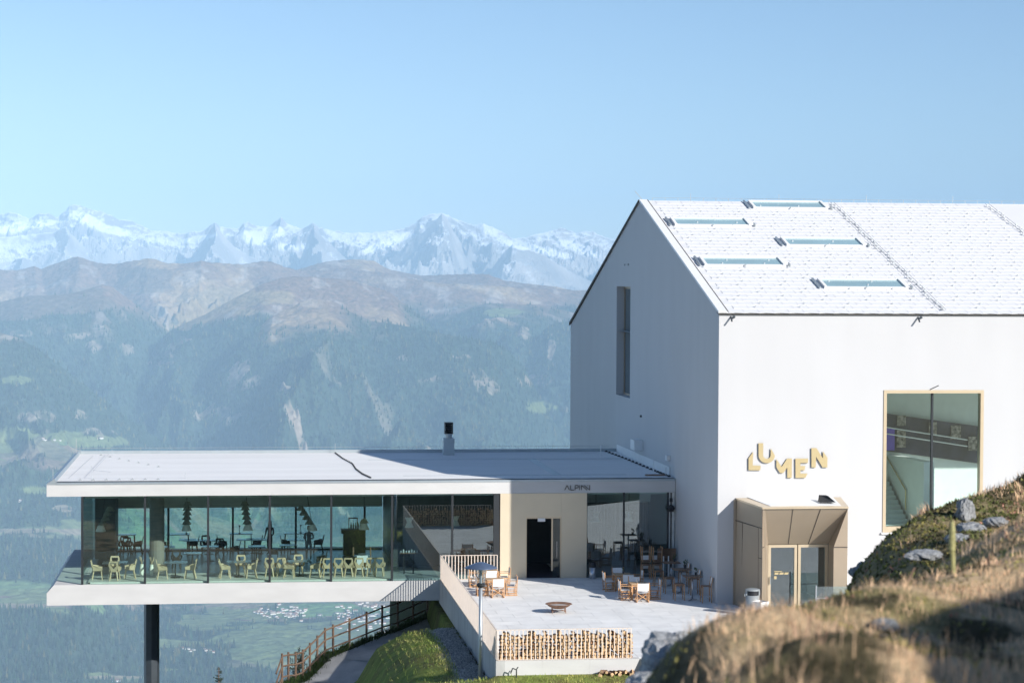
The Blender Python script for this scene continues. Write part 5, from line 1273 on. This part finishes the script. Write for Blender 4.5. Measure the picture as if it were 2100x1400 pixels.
def sampG(X, Y):
    i = np.clip(((Y-60)/.25).astype(int),0,G.shape[0]-1); j = np.clip(((X+30)/.25).astype(int),0,G.shape[1]-1); return G[i,j]
n = 42000; x = RNG.uniform(2.0,17,n); y = RNG.uniform(67,90,n)
s_, z_ = near_path(x, y); gr = (np.abs(x-8.45)<.45)&(y>75)&(y<88)
ok = (s_ > 4.3) & (~gr) & ((x < 8.7)|(y < 74.0)); x, y = x[ok], y[ok]; n = len(x)
cn = fbm(x/1.2, y/1.2, 3, 4)[:,None]
colr = np.where(cn > .05, np.array([.55,.54,.18]), np.array([.30,.38,.10]))*RNG.uniform(.6,1.3,(n,1))
blades('lawn_grass', np.stack([x,y,sampG(x,y)-.01],-1), RNG.uniform(.05,.16,n), RNG.uniform(.015,.035,n), colr, M['grass'], .9, label='sunlit short grass on the bank beside the terrace')
n = 9000; k_ = RNG.integers(0,len(FB)-1,n); t = RNG.random(n)[:,None]; Q = FB[k_]*(1-t)+FB[k_+1]*t+RNG.normal(0,.16,(n,3))*[1,1,0]
clump = fbm(Q[:,0]/.8, Q[:,1]/.8, 3, 14)
blades('verge_grass', Q-[0,0,.05], RNG.uniform(.1,.28,n)*(1+1.1*np.clip(clump*2,0,1)), RNG.uniform(.015,.03,n), np.array([.045,.075,.025])*RNG.uniform(.6,1.6,(n,1)), M['grass'], .6, label='uneven green grass verge at the foot of the fence')
# gravel strip stones
n = 5200; x = 8.45+RNG.normal(0,.19,n); y = RNG.uniform(74.9,88,n); s = RNG.uniform(.02,.05,n); z = sampG(x,y)
OCT = np.array([[1,0,0],[-1,0,0],[0,1,0],[0,-1,0],[0,0,1],[0,0,-1]])*1.0
V = np.stack([x,y,z+.01],-1)[:,None,:]+OCT[None]*s[:,None,None]*RNG.uniform(.6,1.2,(n,6,1)); base = (np.arange(n)*6)[:,None,None]
F = np.array([[0,2,4],[2,1,4],[1,3,4],[3,0,4],[2,0,5],[1,2,5],[3,1,5],[0,3,5]])[None]+base
tag(tri_mesh('gravel', V, F, M['grass'], np.repeat(np.array([.50,.50,.49])*RNG.uniform(.5,1.4,(n,1)),6,0)), 'grey pebbles in the drainage strip along the terrace wall', 'gravel', kind='stuff')

# ------------------------------------------------------------------ foreground hillside
ctl = [ # (px,py,D)
 (1330,1470,9.8),(1400,1400,11),(1550,1400,11),(1750,1400,11),(2000,1400,11),(2300,1400,11),
 (1450,1335,12.4),(1600,1325,12.6),(1800,1290,13.4),(2100,1230,15.1),(2300,1200,16.2),
 (1360,1330,12.8),(1410,1290,13.4),(1480,1268,14),(1560,1256,14.3),(1640,1243,14.8),(1700,1222,15.4),(1780,1190,16.4),(1860,1160,17.8),(1960,1115,20),(2100,1068,22.9),(2300,1000,26),
 (2000,1112,24.5),(2100,1076,26.5),(2300,1010,30),
 (1850,1140,27.5),(1950,1095,29),(2030,1058,30.5),(2100,1026,31),(2200,998,32),
 (1740,1200,29.5),(1800,1176,30.5),(1850,1128,31.5),(1890,1090,32),(1980,1036,33),(2100,970,34),(2250,892,35),(2400,822,36)]
CP = []
for px,py,D in ctl: p = onY(px,py,D); CP.append((p.x,p.y,p.z-(.0 if D>28 else .15 if D>15.5 else .10 if D>13.9 else .05)))
# behind the crests and outside the frame
def below(px, py, D, dz): p = onY(px,py,D); CP.append((p.x,p.y,p.z-dz))
for px,py in ((1420,1285),(1480,1268),(1560,1256),(1640,1243)): below(px,py,18.5,.9); below(px,py,24,2.6); below(px,py,31,5.0)
for px,py,d in ((1740,1178,34),(1850,1085,36),(1980,1020,38),(2100,957,39),(2250,880,40)): below(px,py,d,1.8); below(px,py,d+7,5)
for px,py,d in ((1780,1190,22),(1860,1160,23.5)): below(px,py,d,.5)
below(1290,1420,15,1.6); below(1240,1460,12,1.6); below(1200,1500,10,1.4); below(1300,1400,30,6.5)
for px,D_q in ((1600,9),(1900,9),(2200,9)): below(px,1400,D_q,.12)
CP += [(1.2,4,11.3),(2,6,11.25),(3.0,6.5,11.35),(4.6,8.5,11.4),(7.3,5,14.5),(9.4,8,14.5),(11.7,11,14.5),(14,14,14.6),(17,18,14.2),(0,0,11.4),(-3,3,10.9),(4.2,3.5,11.8),(6.0,9.5,11.9),(8,0,13.8),(12,0,15.6),(0,-6,12.3),(-6,0,9.8),(-4,8,8.9),(22,22,13),(18,26,11.6),(26,32,11),(10,-8,15.5),(-5,16,5.5),(28,44,8)]  # unseen ridge on the right is raised to shade the near grass
CP = np.array(CP)
def rbf_fit(P, lam=.0):
    d = np.hypot(P[:,None,0]-P[None,:,0], P[:,None,1]-P[None,:,1]); n = len(P)
    K = np.where(d>0, d*d*np.log(d+1e-9), 0)+lam*np.eye(n); A = np.zeros((n+3,n+3)); A[:n,:n] = K; A[:n,n] = 1; A[:n,n+1:n+3] = P[:,:2]; A[n:,:n] = A[:n,n:].T
    return np.linalg.solve(A, np.concatenate([P[:,2],[0,0,0]]))
WR = rbf_fit(CP, .15)
def hill(X, Y):
    out = np.full(X.shape, 0.0)
    for (px_,py_,_), w in zip(CP, WR[:len(CP)]):
        d = np.hypot(X-px_, Y-py_); out += w*np.where(d>0, d*d*np.log(d+1e-9), 0)
    return out+WR[-3]+WR[-2]*X+WR[-1]*Y
hx_, hy_ = np.meshgrid(np.concatenate([np.arange(-14,0,.5),np.arange(0,13,.10),np.arange(13,34,.5)]), np.concatenate([np.arange(-14,6,.5),np.arange(6,38,.10),np.arange(38,60,.5)]))
def hill_full(X, Y):
    h = hill(X, Y)
    return h+ .08*fbm(X/1.3, Y/1.3, 4, 51)+.05*fbm(X/.3,Y/.3,3,57)
HZ = hill_full(hx_, hy_); HZ = np.where(hy_ > 40, HZ-(hy_-40)*.4, HZ)
HZ = np.maximum(HZ, -3)
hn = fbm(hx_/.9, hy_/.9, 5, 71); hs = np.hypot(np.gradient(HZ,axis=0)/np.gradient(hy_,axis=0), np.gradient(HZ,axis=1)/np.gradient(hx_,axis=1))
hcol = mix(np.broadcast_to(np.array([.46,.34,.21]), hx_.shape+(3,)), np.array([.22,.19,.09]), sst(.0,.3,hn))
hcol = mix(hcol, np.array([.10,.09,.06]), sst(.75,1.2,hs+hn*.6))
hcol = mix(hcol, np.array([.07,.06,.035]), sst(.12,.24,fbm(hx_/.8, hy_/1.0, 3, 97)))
hcol = mix(hcol, np.array([.22,.18,.10]), sst(22.5,24,hy_)*sst(33,30.5,hy_)*.9)  # shade of the far hump face put into the ground colour
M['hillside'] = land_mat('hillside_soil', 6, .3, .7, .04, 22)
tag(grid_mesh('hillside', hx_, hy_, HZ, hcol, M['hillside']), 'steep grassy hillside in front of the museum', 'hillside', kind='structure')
# scatter dry grass, green clumps, red and yellow leaves over it
n = 230000; x = RNG.uniform(1.0,14,n); y = 9+29*RNG.random(n)**1.1
z = hill_full(x, y); px, py = proj_np(np.stack([x,y,z],-1))
ok = (px>1180)&(px<2180)&(py<1480); x,y,z,px,py = x[ok],y[ok],z[ok],px[ok],py[ok]; n = len(x)
kind = .8*fbm(x/.7, y/.9, 4, 81)+.30*np.clip((y-23)/4,0,1)-.45*np.clip((y-30.5)/2,0,1)*(RNG.random(n)<.6); k2 = fbm(x/.5, y/.5, 3, 88)  # more dark plants on the far face, straw on its crest, as shade and light
straw = np.array([.95,.66,.42]); green = np.array([.20,.22,.08]); olive = np.array([.42,.37,.13]); dark = np.array([.05,.04,.03]); pink = np.array([.60,.32,.24])
cg = np.where((kind>.22)[:,None], green, straw); cg = np.where(((kind>.08)&(kind<=.22))[:,None], olive, cg)
cg = np.where(((k2>.28)&(RNG.random(n)<.4))[:,None], pink, cg); cg = np.where((RNG.random(n)<.12)[:,None], dark, cg); k3 = fbm(x/.8, y/1.0, 3, 97); clump_ = k3 > .2; cg = np.where((clump_&(RNG.random(n)<.8))[:,None], np.array([.09,.085,.045]), cg)
cg = np.where(((y>23)&(y<31.5)&(kind>.08))[:,None], cg*.82, cg)*RNG.uniform(.55,1.35,(n,1))  # plants on the far face darkened to paint in its shade
scale_ = np.clip(y/18, .55, 1.5)
hh_ = np.where(kind>.08, RNG.uniform(.04,.10,n), RNG.uniform(.08,.34,n)*(RNG.random(n)**.6))*np.interp(y,[10,13,16,20,24,31],[.75,.5,.45,.5,.6,.7])
sel = kind <= .08
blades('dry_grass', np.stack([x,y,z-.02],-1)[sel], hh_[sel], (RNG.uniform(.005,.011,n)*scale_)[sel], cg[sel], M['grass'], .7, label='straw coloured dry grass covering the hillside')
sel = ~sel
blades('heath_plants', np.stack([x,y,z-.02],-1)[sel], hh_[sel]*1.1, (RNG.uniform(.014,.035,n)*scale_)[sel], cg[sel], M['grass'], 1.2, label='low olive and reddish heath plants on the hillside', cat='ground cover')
# rocks
def rock(name, label, p, s, seed, m, flat=.7):
    bm = bmesh.new(); bmesh.ops.create_icosphere(bm, subdivisions=4, radius=1)
    for v in bm.verts:
        c = v.co; q = np.array([[c.x*1.3+seed, c.y*1.3+c.z*.9]])
        k = 1+.38*float(fbm(q[:,0],q[:,1],3,seed)[0])+.14*float(fbm(q[:,0]*4,q[:,1]*4,3,seed+5,True)[0])
        q_ = Vector((round(c.x*2.2)/2.2, round(c.y*2.2)/2.2, round(c.z*2.5)/2.5))
        v.co = (c*.72+q_*.28)*k
    me = bpy.data.meshes.new(name); bm.to_mesh(me); bm.free(); me.materials.append(m)
    o = bpy.data.objects.new(name, me); C.objects.link(o); o.location = p; o.scale = s; o.rotation_euler = (0,0,seed*1.1); tag(o, label, 'rock'); return o
M['rock'] = mat('grey_lichen_rock', (.30,.31,.32), .9, var=.4, scale=5, bump=.9, bscale=14, detail=9)
def at(px, py, D, dz=0): p = onY(px,py,D); return (p.x,p.y,p.z+dz)
rock('rock_outcrop','big shaded grey rock outcrop jutting out above the right end of the terrace base wall', at(1392,1360,21.5), (.36,.45,.30), 3, M['rock'])
rock('rock_outcrop','lower jagged part of the grey rock outcrop beside the curved kerb', at(1350,1405,21.0), (.30,.4,.17), 8, M['rock'])
rock('rock_outcrop','upper left shoulder of the grey rock outcrop just below the heath plants', at(1450,1345,21.0), (.33,.4,.20), 14, M['rock'])
rock('rock','upright pale boulder in the dark hollow at the right', at(1975,1050,29.5), (.11,.15,.20), 5, M['rock'])
rock('rock','rounded boulder directly below the upright one in the hollow', at(1985,1085,28.5), (.20,.2,.11), 6, M['rock'])
rock('rock','low boulder left of and below the upright one', at(1960,1103,27.5), (.16,.15,.07), 7, M['rock'])
rock('rock','flat light boulder on the right side of the hollow', at(2035,1068,28.5), (.14,.15,.07), 9, M['rock'])
rock('rock','small white stone at the crest left of the dark bush', at(1772,1160,30), (.10,.1,.07), 10, M['rock'])
rock('rock','small bluish stone where the heath meets the grey shade band of the museum wall', at(1758,1172,30), (.12,.1,.08), 11, M['rock'])
rock('rock','pale round stone among the shaded grass near the right edge', at(1975,1262,14.2), (.06,.06,.075), 12, M['rock'])
rock('rock','flat grey stone in the shaded grass left of the pale round stone', at(1810,1280,13.6), (.10,.08,.045), 13, M['rock'])
rock('rock_slab','low stony slabs half buried in the middle of the shaded slope', at(1890,1136,26.5), (.30,.2,.06), 15, M['rock'])
# dead stalks
st_ = thing('mullein_stalk', 'single tall yellowish flower stalk standing in the grass before the boulders', 'plant', at(1952,1180,17.2))
MB().tube((0,0,-.15),(-.02,0,.34),.022,.018,n=8).build('stem', mat('stalk',(.34,.32,.14),.8,var=.3,scale=40), st_)
MB().lathe([(.01,-.16),(.028,-.1),(.028,.05),(.018,.12),(.004,.14)],(-.02,0,.32),10).build('flower_spike', bpy.data.materials['stalk'], st_)
sl_ = thing('wooden_stake', 'short leaning wooden stake in the grass right of the boulders', 'stake', at(1850,1190,18.5)); MB().bar((0,0,-.1),(.10,0,.12),.018).build('shaft', M['fence'], sl_)
# ------------------------------------------------------------------ conifer sapling and bare shrub
def conifer(label, loc, H_, seed):
    t = thing('spruce_tree', label, 'tree', loc); r_ = random.Random(seed)
    MB().tube((0,0,0),(0,0,H_),.10,.01,n=7).build('trunk', M['wood_br'], t)
    b = MB()
    for i in range(int(H_*26)):
        z = r_.uniform(.1,1)**.8*H_; R_ = (H_-z)*.30+.06; a = r_.uniform(0,6.28); p = Vector((0,0,z)); q = Vector((math.cos(a)*R_, math.sin(a)*R_, z+R_*r_.uniform(-.1,.35)))
        for j in range(7):
            f = (j+1)/7; c = p.lerp(q,f); s = .10*(1.2-f*.6)
            d = Vector((math.cos(a+1.57)*s, math.sin(a+1.57)*s, r_.uniform(-.03,.05))); f_ = (q-p)*.12
            b.add([c-d, c+f_, c+d, c-f_*.3], [(0,1,2,3)])
        b.bar(p,q,.015)
    b.build('foliage', M['needles'], t); return t
M['needles'] = mat('spruce_needles', (.025,.04,.022), .8, var=.4, scale=20)
p = onY(450,1366,86); conifer('dark young spruce with its tip rising at the bottom edge left of the fence', (p.x,p.y,p.z-6), 6.0, 4)
t = thing('bare_shrub', 'dark leafless shrub with sparse needles growing through the bend of the fence', 'shrub', tuple(FB[6]+np.array([-.1,.5,-.9])))
b = MB(); b2 = MB(); r_ = random.Random(8)
def branch(p, d, L, w, k):
    q = p+d*L; b.tube(p,q,w,w*.6,n=5,cap=False)
    if k == 0:
        for _ in range(5):
            c = p.lerp(q,r_.random()); e = Vector([r_.uniform(-.05,.05) for _ in range(3)]); b2.add([c-e,c+Vector((.03,0,.03)),c+e],[(0,1,2)])
        return
    for _ in range(3 if k>1 else 4):
        e = (d+Vector((r_.uniform(-.8,.8),r_.uniform(-.8,.8),r_.uniform(-.1,.6)))).normalized(); branch(p.lerp(q,r_.uniform(.3,1)), e, L*r_.uniform(.5,.75), w*.55, k-1)
for _ in range(5): branch(Vector((r_.uniform(-.3,.3),r_.uniform(-.3,.3),0)), Vector((r_.uniform(-.4,.4),r_.uniform(-.3,.3),1)).normalized(), r_.uniform(.7,1.1), .022, 3)
b.build('stems', M['darkwood'], t); b2.build('leaves', M['needles'], t)

# ------------------------------------------------------------------ haze
HZD = 4.0e-5
hz = MB().box(-26000,26000,-900,39500,-1800,1650).build('haze', None); tag(hz, 'blue haze filling the air over the valley', 'haze', kind='stuff')
hm_ = bpy.data.materials.new('haze_air'); hm_.use_nodes = True; t = hm_.node_tree; t.nodes.remove(t.nodes['Principled BSDF'])
v = N(t,'ShaderNodeVolumePrincipled'); v.inputs['Color'].default_value = (.49,.745,1,1); v.inputs['Density'].default_value = HZD; v.inputs['Anisotropy'].default_value = -.45
t.links.new(v.outputs[0], t.nodes['Material Output'].inputs['Volume']); hz.data.materials.append(hm_)
